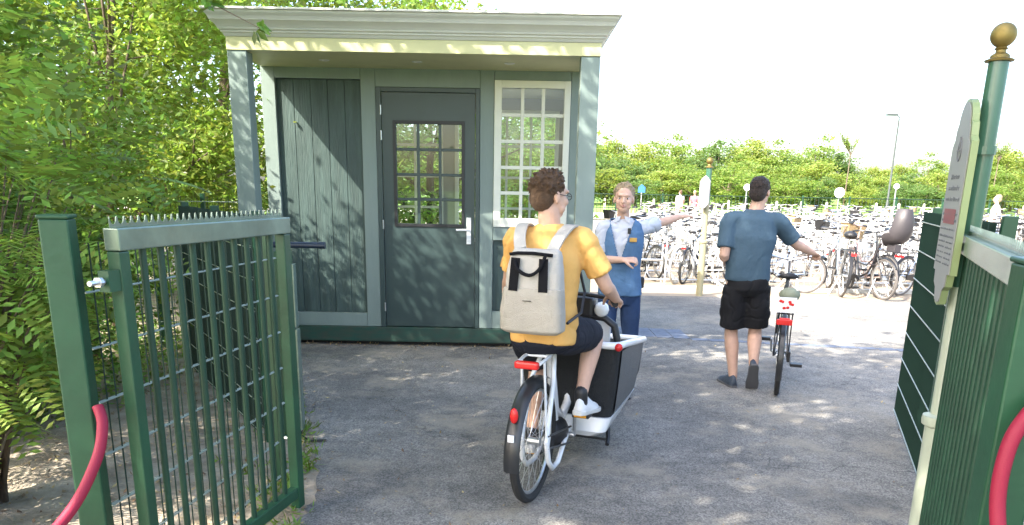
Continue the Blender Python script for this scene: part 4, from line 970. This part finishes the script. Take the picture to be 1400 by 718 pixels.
EYEW = mat('eye_white', (.6, .58, .55), .3); IRIS = mat('eye_iris', (.06, .04, .03), .2); LIP = mat('lips', (.42, .19, .16), .45)
def head(mb, c, f, u, k=1.):
    f = V(f).normalized(); u = V(u); u = (u-f*u.dot(f)).normalized(); r_ = f.cross(u); c = V(c)
    E_ = lambda p, a, b, d: ell(mb, c+r_*p[0]*k+f*p[1]*k+u*p[2]*k, r_, f, u, a*k, b*k, d*k)
    E_((0, -.012, .030), .075, .094, .088); E_((0, .022, -.02), .064, .070, .085); E_((0, .045, -.075), .040, .042, .038); E_((0, .0, -.05), .060, .06, .055)
    E_((0, .080, .030), .052, .018, .014)   # brow
    for s in (-1, 1): E_((s*.036, .060, -.022), .027, .026, .028); E_((s*.034, .045, -.055), .028, .030, .03); E_((s*.076, -.008, -.008), .010, .018, .031)
    cap(mb, [c+f*.088*k+u*.018*k, c+f*.103*k-u*.008*k, c+f*.108*k-u*.022*k], [.008*k, .011*k, .014*k], 10)
    E_((0, .083, -.052), .024, .014, .011)
    return r_, f, u
def face(par, c, f, u, k=1., brow=IRIS):
    f = V(f).normalized(); u = V(u); u = (u-f*u.dot(f)).normalized(); r_ = f.cross(u); c = V(c)
    for s in (-1, 1):
        e = c+(r_*s*.031+f*.076+u*.006)*k
        mb = MB(); ell(mb, e, r_, f, u, .0115*k, .012*k, .0062*k, 12); o = mb.build('eye', EYEW, par, smooth='all')
        mb = MB(); ell(mb, e+f*.0085*k, r_, f, u, .0058*k, .005*k, .0056*k, 10); mb.build('iris', IRIS, o, smooth='all')
        mb = MB(); cap(mb, [e+u*.023*k-r_*s*.015*k+f*.009*k, e+u*.025*k+f*.010*k, e+u*.018*k+r_*s*.019*k-f*.001*k], [.0025*k, .003*k, .002*k], 6); mb.build('eyebrow', brow, par, smooth='all')
    mb = MB(); cap(mb, [c+(-r_*.024+f*.083-u*.050)*k, c+(f*.095-u*.0485)*k, c+(r_*.024+f*.083-u*.050)*k], [.003*k, .006*k, .003*k], 8); cap(mb, [c+(-r_*.02+f*.084-u*.056)*k, c+(f*.095-u*.0585)*k, c+(r_*.02+f*.084-u*.056)*k], [.003*k, .0065*k, .003*k], 8)
    mb.build('mouth', LIP, par, smooth='all')
def hair(par, c, f, u, m, k=1., locks=160, ln=.035, back=.0, curly=0., amp=.006, nape=-.06, vox=.0055):
    f = V(f).normalized(); u = V(u); u = (u-f*u.dot(f)).normalized(); r_ = f.cross(u); c = V(c); mb = MB()
    ell(mb, c+(-f*.022+u*.044)*k, r_, f, u, .083*k, .092*k, .086*k); ell(mb, c+(-f*.050-u*.010)*k, r_, f, u, .074*k, .062*k, .075*k)
    for i in range(locks):
        a = random.uniform(0, 2*PI); e = math.asin(random.uniform(-.35, 1)); d = r_*math.cos(a)*math.cos(e)+f*math.sin(a)*math.cos(e)+u*math.sin(e)
        fwd = d.dot(f)
        if fwd > .45 and d.dot(u) < .62: continue
        if abs(d.dot(r_)) > .75 and d.dot(u) < -.05 and fwd > -.15: continue
        p = c+(-f*.020+u*.040)*k+(r_*d.dot(r_)*.080+f*fwd*.090+u*d.dot(u)*.084)*k
        if (p-c).dot(u) < nape*k: continue
        tdir = (d*.55+f*.35+u*.1+V((random.uniform(-1, 1), random.uniform(-1, 1), random.uniform(-1, 1)))*(.35+curly)).normalized()
        tdir2 = (tdir*.5-d*.2-u*.3+V((random.uniform(-1, 1), random.uniform(-1, 1), random.uniform(-1, 1)))*(.3+curly)).normalized()
        q = p+tdir*ln*.5; s = q+tdir2*ln*.5; cap(mb, [p-d*.01, q, s], [.0085*k, .0058*k, .0025*k], 6)
    return skin_mesh('hair', mb, m, par, vox, 1, amp, 45)
HB = mat('hair_brown', (.115, .065, .035), .6, var=.4, vscale=60, bump=1., bscale=260); HD = mat('hair_dark', (.035, .022, .016), .6, var=.4, vscale=60, bump=1., bscale=260); HL = mat('hair_blonde_grey', (.38, .28, .17), .55, var=.3, vscale=60, bump=.8, bscale=260)
def legs(mb, hip, knee, ank, r0=.082, r1=.052, r2=.034):
    p, q = cr([hip, V(hip).lerp(V(knee), .5), knee, V(knee).lerp(V(ank), .33), V(knee).lerp(V(ank), .75), ank], [r0, r0*.83, r1, r1*1.08, r2*1.15, r2], 3); cap(mb, p, q, 16)
def arm(mb, sh, el, wr, r0=.048, r1=.037, r2=.026):
    p, q = cr([sh, V(sh).lerp(V(el), .5), el, V(el).lerp(V(wr), .3), wr], [r0, r0*.9, r1, r1*1.02, r2], 3); cap(mb, p, q, 14)
FAB = lambda n, c, v=.08, b=.35: mat(n, c, .85, var=v, vscale=7, bump=b, bscale=22, spec=.25)
# --- the rider
def rider():
    T = thing('person', 'man in a yellow t-shirt and dark shorts riding the cargo bicycle, seen from behind', 'person', tuple(B(.12, 0, 0)))
    f = (B(1, 0, 0)-B(0, 0, 0)); r_ = (B(0, 1, 0)-B(0, 0, 0)); u = V((0, 0, 1)); pv, wa, ch, nb = B(.12, 0, .93), B(.10, 0, 1.08), B(.13, 0, 1.28), B(.165, 0, 1.465)
    hc = B(.155, .0, 1.615); hf = (f*.80+r_*.58-u*.08).normalized()
    shR, shL = B(.17, .178, 1.405), B(.15, -.175, 1.405); elR, elL = B(.24, .295, 1.165), B(.27, -.26, 1.165); wrR, wrL = B(.40, .315, 1.075), B(.38, -.32, 1.075)
    hpR, hpL = B(.13, .095, .90), B(.13, -.095, .90); knR, knL = B(.53, .17, .84), B(.50, -.16, .62); anR, anL = B(.355, .155, .515), B(.42, -.155, .225)
    mb = MB(); torso(mb, [(pv-u*.08, r_, .13, .10), (pv, r_, .16, .12), (wa, r_, .135, .10), (ch, r_, .165, .115), (nb-u*.05, r_, .14, .085), (nb, r_, .06, .06)])
    cap(mb, [nb-u*.03, hc-u*.07-f*.012], [.060, .056]); head(mb, hc, hf, u)
    for a in ((shR, elR, wrR), (shL, elL, wrL)): arm(mb, *a)
    hand(mb, wrR, (B(.47, .305, 1.06)-wrR), u*.9+r_*.35, 55, -1); hand(mb, wrL, (B(.47, -.305, 1.06)-wrL), u*.9-r_*.35, 55, 1)
    legs(mb, hpR, knR, anR); legs(mb, hpL, knL, anL)
    for a, z in ((anR, -1), (anL, -1)): cap(mb, [a, a-u*.06+f*.03], [.034, .034])
    skin_mesh('body', mb, SK1, T, .0055, 2)
    face(T, hc, hf, u); hair(T, hc, hf, u, HB, locks=260, ln=.036, curly=.45, amp=.004, nape=-.08, vox=.0045)
    mb = MB(); torso(mb, [(pv-u*.07-f*.01, r_, .178, .135), (pv+u*.03, r_, .175, .14), (wa, r_, .165, .13), (ch, r_, .19, .135), (nb-u*.06, r_, .165, .105), (nb-u*.02, r_, .10, .078), (nb+u*.012, r_, .072, .066)])
    for s, e in ((shR, elR), (shL, elL)):
        s = V(s); e = V(e); c = (nb-u*.09).lerp(s, .45); m_ = s.lerp(e, .74); p, q = cr([c, s-u*.005, s.lerp(e, .4), m_], [.07, .069, .066, .067], 3); mb.tube(p, q, 18)
    skin_mesh('t_shirt', mb, FAB('yellow_cotton', (.74, .42, .13)), T, .008, 7, .015, 6, (1, 1, .6))
    mb = MB(); torso(mb, [(pv-u*.125, r_, .12, .10), (pv-u*.07, r_, .178, .138), (pv+u*.0, r_, .168, .13), (pv+u*.05, r_, .15, .12)])
    for h_, kn, t_ in ((hpR, knR, .84), (hpL, knL, .74)):
        p, q = cr([h_, h_.lerp(kn, .45), h_.lerp(kn, t_)], [.108, .102, .088], 4); mb.tube(p, q, 18)
    skin_mesh('shorts', mb, FAB('dark_navy_cotton', (.016, .018, .028)), T, .008, 4, .012, 8)
    WS = mat('white_sneaker', (.78, .78, .78), .5, bump=.2, bscale=60)
    shoe(T, B(.30, .155, .412), (f*.97+r_*.10-u*.12), u+f*.12, WS, MT['whitepaint']); shoe(T, B(.37, -.155, .122), (f*.97-r_*.05-u*.10), u, WS, MT['whitepaint'])
    for a in (anR, anL):
        mb = MB(); cap(mb, [a+u*.022-f*.002, a-u*.04+f*.004], [.0385, .039]); mb.build('sock', MT['black'], T, smooth='all')
    # glasses
    hr = hf.cross(u).normalized(); g = MB()
    for s in (-1, 1):
        e = hc+hr*s*.033+hf*.098+u*.006; g.tube([e+hr*math.cos(a)*.022+u*math.sin(a)*.016 for a in np.linspace(0, 2*PI, 13)[:-1]], .0022, 5, closed=True)
        g.tube([e+hr*s*.022, hc+hr*s*.083+hf*.0+u*.01], .0022, 5)
    g.tube([hc-hr*.011+hf*.100+u*.008, hc+hr*.011+hf*.100+u*.008], .0022, 5); g.build('glasses', MT['black'], T, smooth=True)
    # backpack
    K = thing('backpack', 'light grey canvas backpack with black straps on the back of the man in yellow', 'backpack', tuple(B(-.1, -.02, .95)))
    CV = mat('grey_canvas', (.46, .43, .385), .9, var=.08, vscale=9, bump=.35, bscale=200); BKF = mat('black_webbing', (.012, .012, .014), .95, spec=.1); CV2 = mat('canvas_pocket', (.40, .365, .31), .9, var=.08, vscale=8, bump=.4, bscale=220)
    o = .02
    def rb(a, z, hw, hd, l=0, ex=4.): 
        c = B(a, o+l, z); return [c+r_*math.copysign(abs(math.cos(q))**(2/ex), math.cos(q))*hw+f*math.copysign(abs(math.sin(q))**(2/ex), math.sin(q))*hd for q in np.linspace(0, 2*PI, 29)[:-1]]
    mb = MB(); mb.loft([rb(-.105, .97, .138, .045), rb(-.108, .99, .150, .068), rb(-.112, 1.10, .150, .074), rb(-.105, 1.25, .144, .070), rb(-.095, 1.33, .130, .052), rb(-.09, 1.355, .122, .038), rb(-.088, 1.365, .11, .02)])
    bd = skin_mesh('bag_body', mb, CV, K, .007, 2, .004, 9)
    mb = MB(); mb.loft([rb(-.128, .950, .140, .050), rb(-.132, .968, .164, .070), rb(-.134, 1.06, .163, .074), rb(-.130, 1.15, .156, .070), rb(-.126, 1.178, .151, .064)]); skin_mesh('pocket', mb, CV2, K, .006, 1, .004, 9)
    mb = MB()
    for l in (-.085, .07): mb.beam(B(-.196, o+l, 1.165), B(-.178, o+l*.92, 1.325), .046, .004, f)
    mb.tube(cr([B(-.182, o-.083, 1.315), B(-.20, o-.06, 1.27), B(-.205, o-.0, 1.245), B(-.20, o+.05, 1.275), B(-.175, o+.075, 1.345)], [.009]*5, 4)[0], .009, 8); mb.build('handle', BKF, K, smooth=True)
    mb = MB(); mb.tube([B(-.150, o-.12, 1.338), B(-.150, o-.08, 1.345), B(-.150, o, 1.347), B(-.148, o+.10, 1.34)], .009, 6); mb.build('zip', BKF, K, smooth=True)
    mb = MB(); mb.beam(B(-.205, o-.03, 1.12), B(-.205, o+.015, 1.12), .003, .006, f); mb.build('label_tab', MT['black'], K)
    for s in (-1, 1):
        S = MB(); 
        path = [B(-.075, s*.085+o*.6, 1.36), B(.0, s*.105, 1.415), B(.10, s*.125, 1.468), B(.20, s*.125, 1.455), B(.275, s*.12, 1.37), B(.285, s*.13, 1.24)]
        p, _ = cr(path, [0]*6, 5); rings = []
        for i, c in enumerate(p):
            d = (p[min(i+1, len(p)-1)]-p[max(i-1, 0)]).normalized(); x = (r_-d*r_.dot(d)).normalized(); y = d.cross(x); rings.append([c+x*a*.030+y*b for a, b in ((-1, -.006), (1, -.006), (1, .006), (-1, .006))])
        S.loft(rings); S.build('shoulder_strap', CV, K, smooth=True)
        S = MB(); S.tube([B(.285, s*.13, 1.26), B(.25, s*.18, 1.12), B(.12, s*.20, 1.03), B(-.06, s*.16+o, 1.0)], .008, 6); S.build('lower_strap', MT['black'], K, smooth=True)
rider()
# --- the walker
def walker():
    T = thing('person', 'man in a blue t-shirt and black shorts walking away pushing a bicycle', 'person', (1.99, 6.4, 0))
    u = V((0, 0, 1)); f = V((.25, .97, 0)).normalized(); r_ = f.cross(u)
    pv, wa, ch, nb = V((1.985, 6.44, .93)), V((1.975, 6.44, 1.09)), V((1.985, 6.45, 1.28)), V((2.0, 6.46, 1.505))
    hc = V((2.03, 6.48, 1.655)); hf = V((.52, .85, -.14)).normalized()
    shR, elR, wrR = V((2.185, 6.42, 1.43)), V((2.395, 6.53, 1.235)), V((2.605, 6.68, 1.155))
    shL, elL, wrL = V((1.80, 6.46, 1.43)), V((1.755, 6.38, 1.14)), V((1.84, 6.62, 1.08))
    hpR, knR, anR = V((2.075, 6.43, .90)), V((2.10, 6.46, .50)), V((2.055, 6.27, .225))
    hpL, knL, anL = V((1.90, 6.45, .90)), V((1.905, 6.50, .49)), V((1.935, 6.42, .095))
    mb = MB(); torso(mb, [(pv-u*.08, r_, .13, .10), (pv, r_, .165, .12), (wa, r_, .145, .11), (ch, r_, .175, .12), (nb-u*.05, r_, .14, .09), (nb, r_, .062, .062)])
    cap(mb, [nb-u*.03, hc-u*.07], [.062, .058]); head(mb, hc, hf, u)
    arm(mb, shR, elR, wrR, .052, .041, .028); arm(mb, shL, elL, wrL, .052, .041, .028)
    hand(mb, wrR, V((2.69, 6.76, 1.115))-wrR, u, 50, -1); hand(mb, wrL, V((.1, .9, -.1)), V((-1, 0, .1)), 30, 1)
    legs(mb, hpR, knR, anR, .088, .056, .038); legs(mb, hpL, knL, anL, .088, .056, .038); cap(mb, [anL, anL-u*.045+f*.02], [.036, .036]); cap(mb, [anR, anR-u*.02+f*.02], [.036, .036])
    skin_mesh('body', mb, SK2, T, .0055, 2); face(T, hc, hf, u); hair(T, hc, hf, u, HD, locks=90, ln=.014, amp=.0015, nape=-.045)
    mb = MB(); torso(mb, [(pv+u*.0, r_, .185, .14), (pv+u*.06, r_, .182, .142), (wa+u*.03, r_, .185, .145), (ch, r_, .212, .15), (nb-u*.07, r_, .175, .115), (nb-u*.02, r_, .105, .08), (nb+u*.012, r_, .074, .07)])
    for s, e in ((shR, elR), (shL, elL)):
        c = (nb-u*.09).lerp(s, .45); m_ = s.lerp(e, .80); p, q = cr([c, s-u*.005, s.lerp(e, .4), m_], [.076, .075, .073, .074], 3); mb.tube(p, q, 18)
    skin_mesh('t_shirt', mb, FAB('blue_cotton', (.058, .10, .14)), T, .008, 8, .008, 6, (1, 1, .6))
    mb = MB(); torso(mb, [(pv-u*.13, r_, .13, .105), (pv-u*.07, r_, .18, .14), (pv+u*.04, r_, .17, .132), (pv+u*.09, r_, .16, .125)])
    for h_, kn in ((hpR, knR), (hpL, knL)):
        p, q = cr([h_-u*.02, h_.lerp(kn, .45), h_.lerp(kn, .92)], [.112, .118, .108], 4); mb.tube(p, q, 18)
    for h_, kn, s in ((hpR, knR, 1), (hpL, knL, -1)): ell(mb, h_.lerp(kn, .6)+r_*s*.075, r_, f, u, .05, .07, .09)
    skin_mesh('shorts', mb, FAB('black_cotton', (.012, .012, .014)), T, .008, 4, .016, 7)
    G_ = mat('grey_blue_sneaker', (.04, .055, .08), .6, bump=.3, bscale=80); GS = mat('dark_sole', (.09, .09, .095), .7)
    shoe(T, V((1.93, 6.35, .0)), V((-.12, .99, 0)), u, G_, GS, .30); shoe(T, V((2.035, 6.185, .235)), V((.16, .50, -.85)), V((.1, .85, .5)), G_, GS, .30)
walker()
# --- the attendant
def attendant():
    T = thing('person', 'woman in a blue vest over a white shirt pointing the way with her outstretched arm', 'person', (.87, 6.0, 0))
    u = V((0, 0, 1)); f = V((-.22, -.97, 0)).normalized(); r_ = f.cross(u)   # r_ points to her right (image left)
    pv, wa, ch, nb = V((.845, 6.02, .90)), V((.84, 6.02, 1.07)), V((.845, 6.02, 1.24)), V((.845, 6.03, 1.445))
    hc = V((.838, 6.0, 1.585)); hf = V((-.16, -.98, .0)).normalized()
    shR, elR, wrR = V((.69, 6.01, 1.365)), V((.665, 5.99, 1.12)), V((.835, 5.84, 1.135))
    shL, elL, wrL = V((1.005, 6.03, 1.37)), V((1.16, 6.16, 1.405)), V((1.335, 6.28, 1.45))
    mb = MB(); torso(mb, [(pv-u*.09, r_, .13, .10), (pv, r_, .165, .115), (wa, r_, .125, .09), (ch, r_, .145, .105), (nb-u*.05, r_, .115, .075), (nb, r_, .05, .05)])
    cap(mb, [nb-u*.03, hc-u*.06], [.050, .047]); head(mb, hc, hf, u, .95)
    arm(mb, shR, elR, wrR, .042, .034, .023); arm(mb, shL, elL, wrL, .042, .034, .023)
    hand(mb, wrR, V((.8, -.25, .05)), V((.1, -.5, .9)), 38, 1, .92); hand(mb, wrL, V((.8, .45, .12)), V((0, -.2, 1)), 14, -1, .92)
    hpR, knR, anR = V((.76, 6.02, .86)), V((.745, 5.99, .47)), V((.75, 6.04, .085)); hpL, knL, anL = V((.93, 6.02, .86)), V((.95, 6.0, .47)), V((.96, 6.06, .085))
    legs(mb, hpR, knR, anR, .082, .05, .034); legs(mb, hpL, knL, anL, .082, .05, .034)
    skin_mesh('body', mb, SK1, T, .005, 2); face(T, hc, hf, u, .95, mat('eyebrow_light', (.2, .13, .08), .7)); 
    h = hair(T, hc-hf*.004+u*.006, hf, u, HL, .96, locks=60, ln=.022, amp=.0015, nape=-.08)
    mb = MB(); ell(mb, hc-hf*.105+u*.02, r_, f, u, .035, .035, .035); mb.build('hair_bun', HL, T, smooth='all')
    SH = FAB('white_blue_shirt', (.50, .52, .58))
    mb = MB(); torso(mb, [(pv+u*.06, r_, .155, .115), (wa, r_, .15, .11), (ch, r_, .165, .122), (nb-u*.07, r_, .14, .095), (nb-u*.02, r_, .085, .068), (nb+u*.0, r_, .06, .058)])
    for s, e in ((shR, elR), (shL, elL)):
        c = (nb-u*.09).lerp(s, .45); m_ = s.lerp(e, .76); p, q = cr([c, s, s.lerp(e, .4), m_], [.06, .061, .060, .064], 3); mb.tube(p, q, 16)
    skin_mesh('shirt', mb, SH, T, .007, 5, .012, 8)
    for s in (-1, 1):
        mb = MB(); mb.prism([(0, 0), (.040, -.012), (.052, -.058), (.014, -.036)], nb+f*.055+u*.015+r_*s*.012+f*.012, r_*s, (u*.93-f*.36), .004*1); mb.build('collar', SH, T)
    # vest: torso shell open at the neck in a V
    mb = MB(); torso(mb, [(pv-u*.05, r_, .170, .128), (pv, r_, .168, .126), (wa, r_, .150, .118), (ch, r_, .165, .132), (ch+u*.09, r_, .158, .118), (nb-u*.055, r_, .142, .103), (nb-u*.01, r_, .09, .078)])
    vo = skin_mesh('vest', mb, FAB('blue_denim_vest', (.085, .165, .29), .2), T, .006, 2, .004, 8)
    me = vo.data; inv = INV[T.name].inverted(); n0 = nb-u*.04+f*.0
    kill = []
    import bmesh
    bm = bmesh.new(); bm.from_mesh(me)
    for v in bm.verts:
        w = inv @ v.co; d = w-n0; side = abs(d.dot(r_)); h_ = -d.z
        if d.dot(f) > .0 and h_ < .27 and side < .08*(1-h_/.27)+.004: kill.append(v)
        elif h_ < .02 and side < .062: kill.append(v)
    bmesh.ops.delete(bm, geom=kill, context='VERTS'); bm.to_mesh(me); bm.free()
    so = vo.modifiers.new('thick', 'SOLIDIFY'); so.thickness = .006; so.offset = 1
    mb = MB(); p = ch+u*.045-r_*.095+f*.136; mb.box(p-V((.028, .004, .016)), p+V((.028, .004, .016))); mb.build('name_badge', mat('orange_badge', (.5, .28, .06), .5), T, bevel=.003)
    mb = MB(); p = ch+u*.11-r_*.06+f*.118; mb.box(p-V((.012, .008, .022)), p+V((.012, .008, .022))); mb.build('microphone', MT['black'], T, bevel=.003)
    mb = MB(); torso(mb, [(pv-u*.13, r_, .12, .095), (pv-u*.06, r_, .158, .118), (pv+u*.03, r_, .152, .112)])
    for h_, kn, an in ((hpR, knR, anR), (hpL, knL, anL)):
        p, q = cr([h_, h_.lerp(kn, .5), kn, kn.lerp(an, .5), an+u*.01], [.088, .079, .060, .054, .047], 3); mb.tube(p, q, 16)
    skin_mesh('jeans', mb, FAB('blue_jeans', (.025, .048, .11), .2), T, .008, 3, .005, 9)
    mb = MB(); mb.box(pv+V((.14, -.03, -.0)), pv+V((.19, .03, .09))); mb.build('belt_pouch', MT['black'], T, bevel=.01)
    for a in (anR, anL): shoe(T, V((a.x, a.y+.06, 0)), f, u, MT['black'], MT['black'], .25)
    mb = MB(); b = MB(); b.box((.60, 6.06, .98), (.70, 6.16, 1.18)); o = b.build('shoulder_bag', MT['brownleather'], None, bevel=.02); tag(o, 'brown leather bag behind the right elbow of the woman in the blue vest', 'bag')
attendant()
def far_person(x, y, top, bottom, label, facing, hairm=HB, h=1.0, skirt=False, stride=.12):
    T = thing('person', label, 'person', (x, y, 0), R(facing), None, shift=False); u = V((0, 0, 1)); r_ = V((1, 0, 0)); f = V((0, 1, 0))
    mb = MB(); torso(mb, [((0, 0, .82), r_, .12, .09), ((0, 0, .92), r_, .15, .11), ((0, 0, 1.08), r_, .12, .09), ((0, 0, 1.28), r_, .16, .11), ((0, 0, 1.43), r_, .06, .06)], 16)
    cap(mb, [(0, 0, 1.4), (0, 0, 1.53)], [.055, .05], 10); head(mb, (0, 0, 1.60), f, u)
    for s in (-1, 1): 
        arm(mb, (s*.18, 0, 1.38), (s*.23, -.02*s, 1.12), (s*.22, .08*s+.08, .90)); hand(mb, (s*.22, .08*s+.08, .90), (0, .1, -1), (s, 0, 0), 20, s)
        legs(mb, (s*.09, 0, .88), (s*.09, s*stride*.6+.03, .48), (s*.09, s*stride, .08)); cap(mb, [(s*.09, s*stride, .05), (s*.09, s*stride+.13, .04)], [.045, .035], 8)
    skin_mesh('body', mb, SK1, T, .012, 1); hair(T, (0, 0, 1.60), f, u, hairm, locks=60, vox=.01)
    mb = MB(); torso(mb, [((0, 0, .86), r_, .175, .135), ((0, 0, 1.08), r_, .155, .12), ((0, 0, 1.28), r_, .18, .13), ((0, 0, 1.44), r_, .075, .07)], 16)
    for s in (-1, 1): mb.tube([(s*.1, 0, 1.36), (s*.18, 0, 1.38), (s*.215, 0, 1.2)], [.06, .065, .06], 12)
    skin_mesh('shirt', mb, top, T, .014, 2, .006, 7)
    mb = MB(); torso(mb, [((0, 0, .78), r_, .12, .1), ((0, 0, .86), r_, .168, .128), ((0, 0, .95), r_, .15, .118)], 16)
    for s in (-1, 1): mb.tube([(s*.09, 0, .88), (s*.09, s*stride*.6+.03, .5), (s*.09, s*stride, .12)], [.10, .075, .055], 12)
    skin_mesh('trousers', mb, bottom, T, .014, 2, .005, 8)
WT = FAB('white_cloth', (.7, .7, .7)); PK = FAB('pink_cloth', (.62, .13, .16)); BJ = FAB('pale_jeans', (.30, .38, .52)); BG = FAB('beige_cloth', (.5, .42, .32))
far_person(8.9, 42, WT, BG, 'distant person in white standing beyond the bicycles left of the slim sign pole', 20)
far_person(9.75, 42.3, PK, BG, 'distant person in a pink shirt walking beyond the bicycles beside the one in white', -30, HL)
far_person(14.0, 22.6, WT, BJ, 'person in a white shirt and pale jeans walking past the right edge of the picture', 60, HL)
far_person(12.9, 22.9, WT, WT, 'person dressed in white, half hidden behind the gold topped sign pole', 200, HB)
# ------------------------------------------------------------ background furniture
def tube_thing(name, label, cat, x, y, parts, group=None):
    t = thing(name, label, cat, (x, y, 0), 0, group, shift=False)
    for nm, fn, m in parts: mb = MB(); fn(mb); mb.build(nm, m, t, smooth=True)
    return t
def lampf(mb): mb.lathe([(.09, 0), (.085, 1.2), (.06, 1.25), (.045, 6.0)], n=12)
def lampa(mb): mb.tube([(0, 0, 6.0), (0, 0, 6.12), (-.1, 0, 6.2), (-.2, 0, 6.22)], .035, 8)
def lamph(mb): mb.box((-.75, -.13, 6.18), (-.15, .13, 6.28), mtx=M.Rotation(R(8), 4, 'Y') if 0 else None)
tube_thing('street_lamp', 'slender dark street lamp rising above the bicycle park on the right', 'street lamp', 22.5, 47, [('pole', lampf, MT['lampgrey']), ('arm', lampa, MT['lampgrey']), ('lamp_head', lamph, MT['lampgrey'])])
def round_sign(x, y, h, r, m, label, shape='round'):
    t = thing('traffic_sign', label, 'sign', (x, y, 0), 0, None, shift=False)
    mb = MB(); mb.tube([(0, .03, 0), (0, .03, h-.1)], .035, 8); mb.build('pole', MT['steel'], t, smooth=True)
    mb = MB()
    if shape == 'round': mb.tube([(0, -.01, h), (0, .01, h)], r, 28)
    else: mb.prism([(-r, -r), (r, -r), (r, r*.5), (0, r*1.3), (-r, r*.5)], (0, 0, h), (1, 0, 0), (0, 0, 1), .02)
    mb.build('plate', m, t); return t
SW = mat('sign_white', (.8, .8, .8), .5); SB = mat('sign_blue', (.04, .16, .45), .5)
round_sign(13.2, 44.5, 1.95, .19, SW, 'small pale oval sign on a post beyond the bicycles behind the walking man')
round_sign(18.5, 44.5, 1.75, .29, SW, 'white round sign on a post beyond the bicycles, left of the street lamp')
round_sign(21.7, 44.5, 2.15, .16, SW, 'narrow pale sign plate on a tall post directly right of the street lamp')
round_sign(7.2, 44.5, 1.75, .20, SB, 'blue sign on a post beyond the bicycles beside the head of the woman', 'house')
def green_fence(x0, x1, y, h, label):
    t = thing('park_fence', label, 'fence', (x0, y, 0), 0, None, shift=False); L_ = x1-x0
    mb = MB()
    for z in (.05, h*.5, h): mb.tube([(0, 0, z), (L_, 0, z)], .022, 5)
    for i in range(int(L_/.22)): mb.tube([(i*.22, 0, .05), (i*.22, 0, h)], .011, 4)
    mb.build('rails', MT['greenwire'], t)
    for i in range(int(L_/2.6)+1): mb = MB(); mb.box((i*2.6-.04, .03, 0), (i*2.6+.04, .11, h+.1)); mb.build('post', MT['green'], t)
green_fence(3.0, 36, 43.2, 1.45, 'long low green fence closing off the back of the bicycle park')
g = 'white wooden marker posts along the far road'
pm = MB(); pm.box((-.07, -.07, 0), (.07, .07, 1.0)); pm.prism([(-.07, 0), (.07, 0), (0, .08)], (0, .07, 1.001), (1, 0, 0), (0, 0, 1), .14)
p0 = pm.build('marker_post', MT['wood']); tag(p0, 'short white wooden marker post standing on the grass along the far road', 'post', g); k = 0
for x in np.arange(5, 50, 1.9):
    o = p0 if k == 0 else p0.copy(); k += 1
    if k > 1: COL.objects.link(o)
    o.location = (x, 60+random.uniform(-.3, .3), 0)
# railing and black board at the right edge
t = thing('railing', 'black barred railing in front of the people at the right edge', 'railing', (9.6, 15.5, 0), R(8), None, shift=False)
mb = MB(); mb.tube([(0, 0, 1.15), (5, 0, 1.15)], .02, 8); mb.tube([(0, 0, .15), (5, 0, .15)], .02, 8); mb.build('rail', MT['black'], t, smooth=True)
for i in range(42): mb = MB(); mb.tube([(i*.12, 0, .0 if i % 14 == 0 else .15), (i*.12, 0, 1.15)], .008, 6); mb.build('bar', MT['black'], t, smooth=True)
t = thing('litter_bin', 'black litter bin standing by the railing at the right edge', 'litter bin', (10.2, 15.1, 0))
mb = MB(); mb.box((10.05, 14.95, 0), (10.35, 15.25, 1.2)); mb.build('bin_body', MT['black'], t, bevel=.02)
mb = MB(); mb.box((10.03, 14.93, 1.203), (10.37, 15.27, 1.25)); mb.build('lid', MT['greyplastic'], t, bevel=.015)
# young bare-topped saplings poking above the belt
for x, y, h, lb in ((35.5, 84, 7.6, 'thin pale sapling poking above the distant trees behind the walking man'), (55, 90, 7.6, 'thin feathery sapling above the distant trees beside the information sign')):
    t = thing('sapling', lb, 'tree', (x, y, 0), 0); mb = MB(); mb.tube([(x, y, 0), (x+.1, y, h*.9)], [.1, .03], 6)
    ends = []
    for k in range(9): a = random.uniform(-1, 1); e = (x+a*1.6, y+random.uniform(-.5, .5), h*.86+random.uniform(.4, 1.6)); mb.tube([(x+.08, y, h*.74+.03*k), e], [.05, .02], 4); ends.append(e)
    mb.build('trunk', MT['bark'], t); cs = np.concatenate([np.array([x, y, h*.8])+(np.array(e)-np.array([x, y, h*.8]))*rng.uniform(.2, 1, (60, 1))+rng.normal(size=(60, 3))*.10 for e in ends]); leaf_object('crown', leaves_arrays(cs, .22+0*cs[:, 0], up=.2), LMF[0], t)
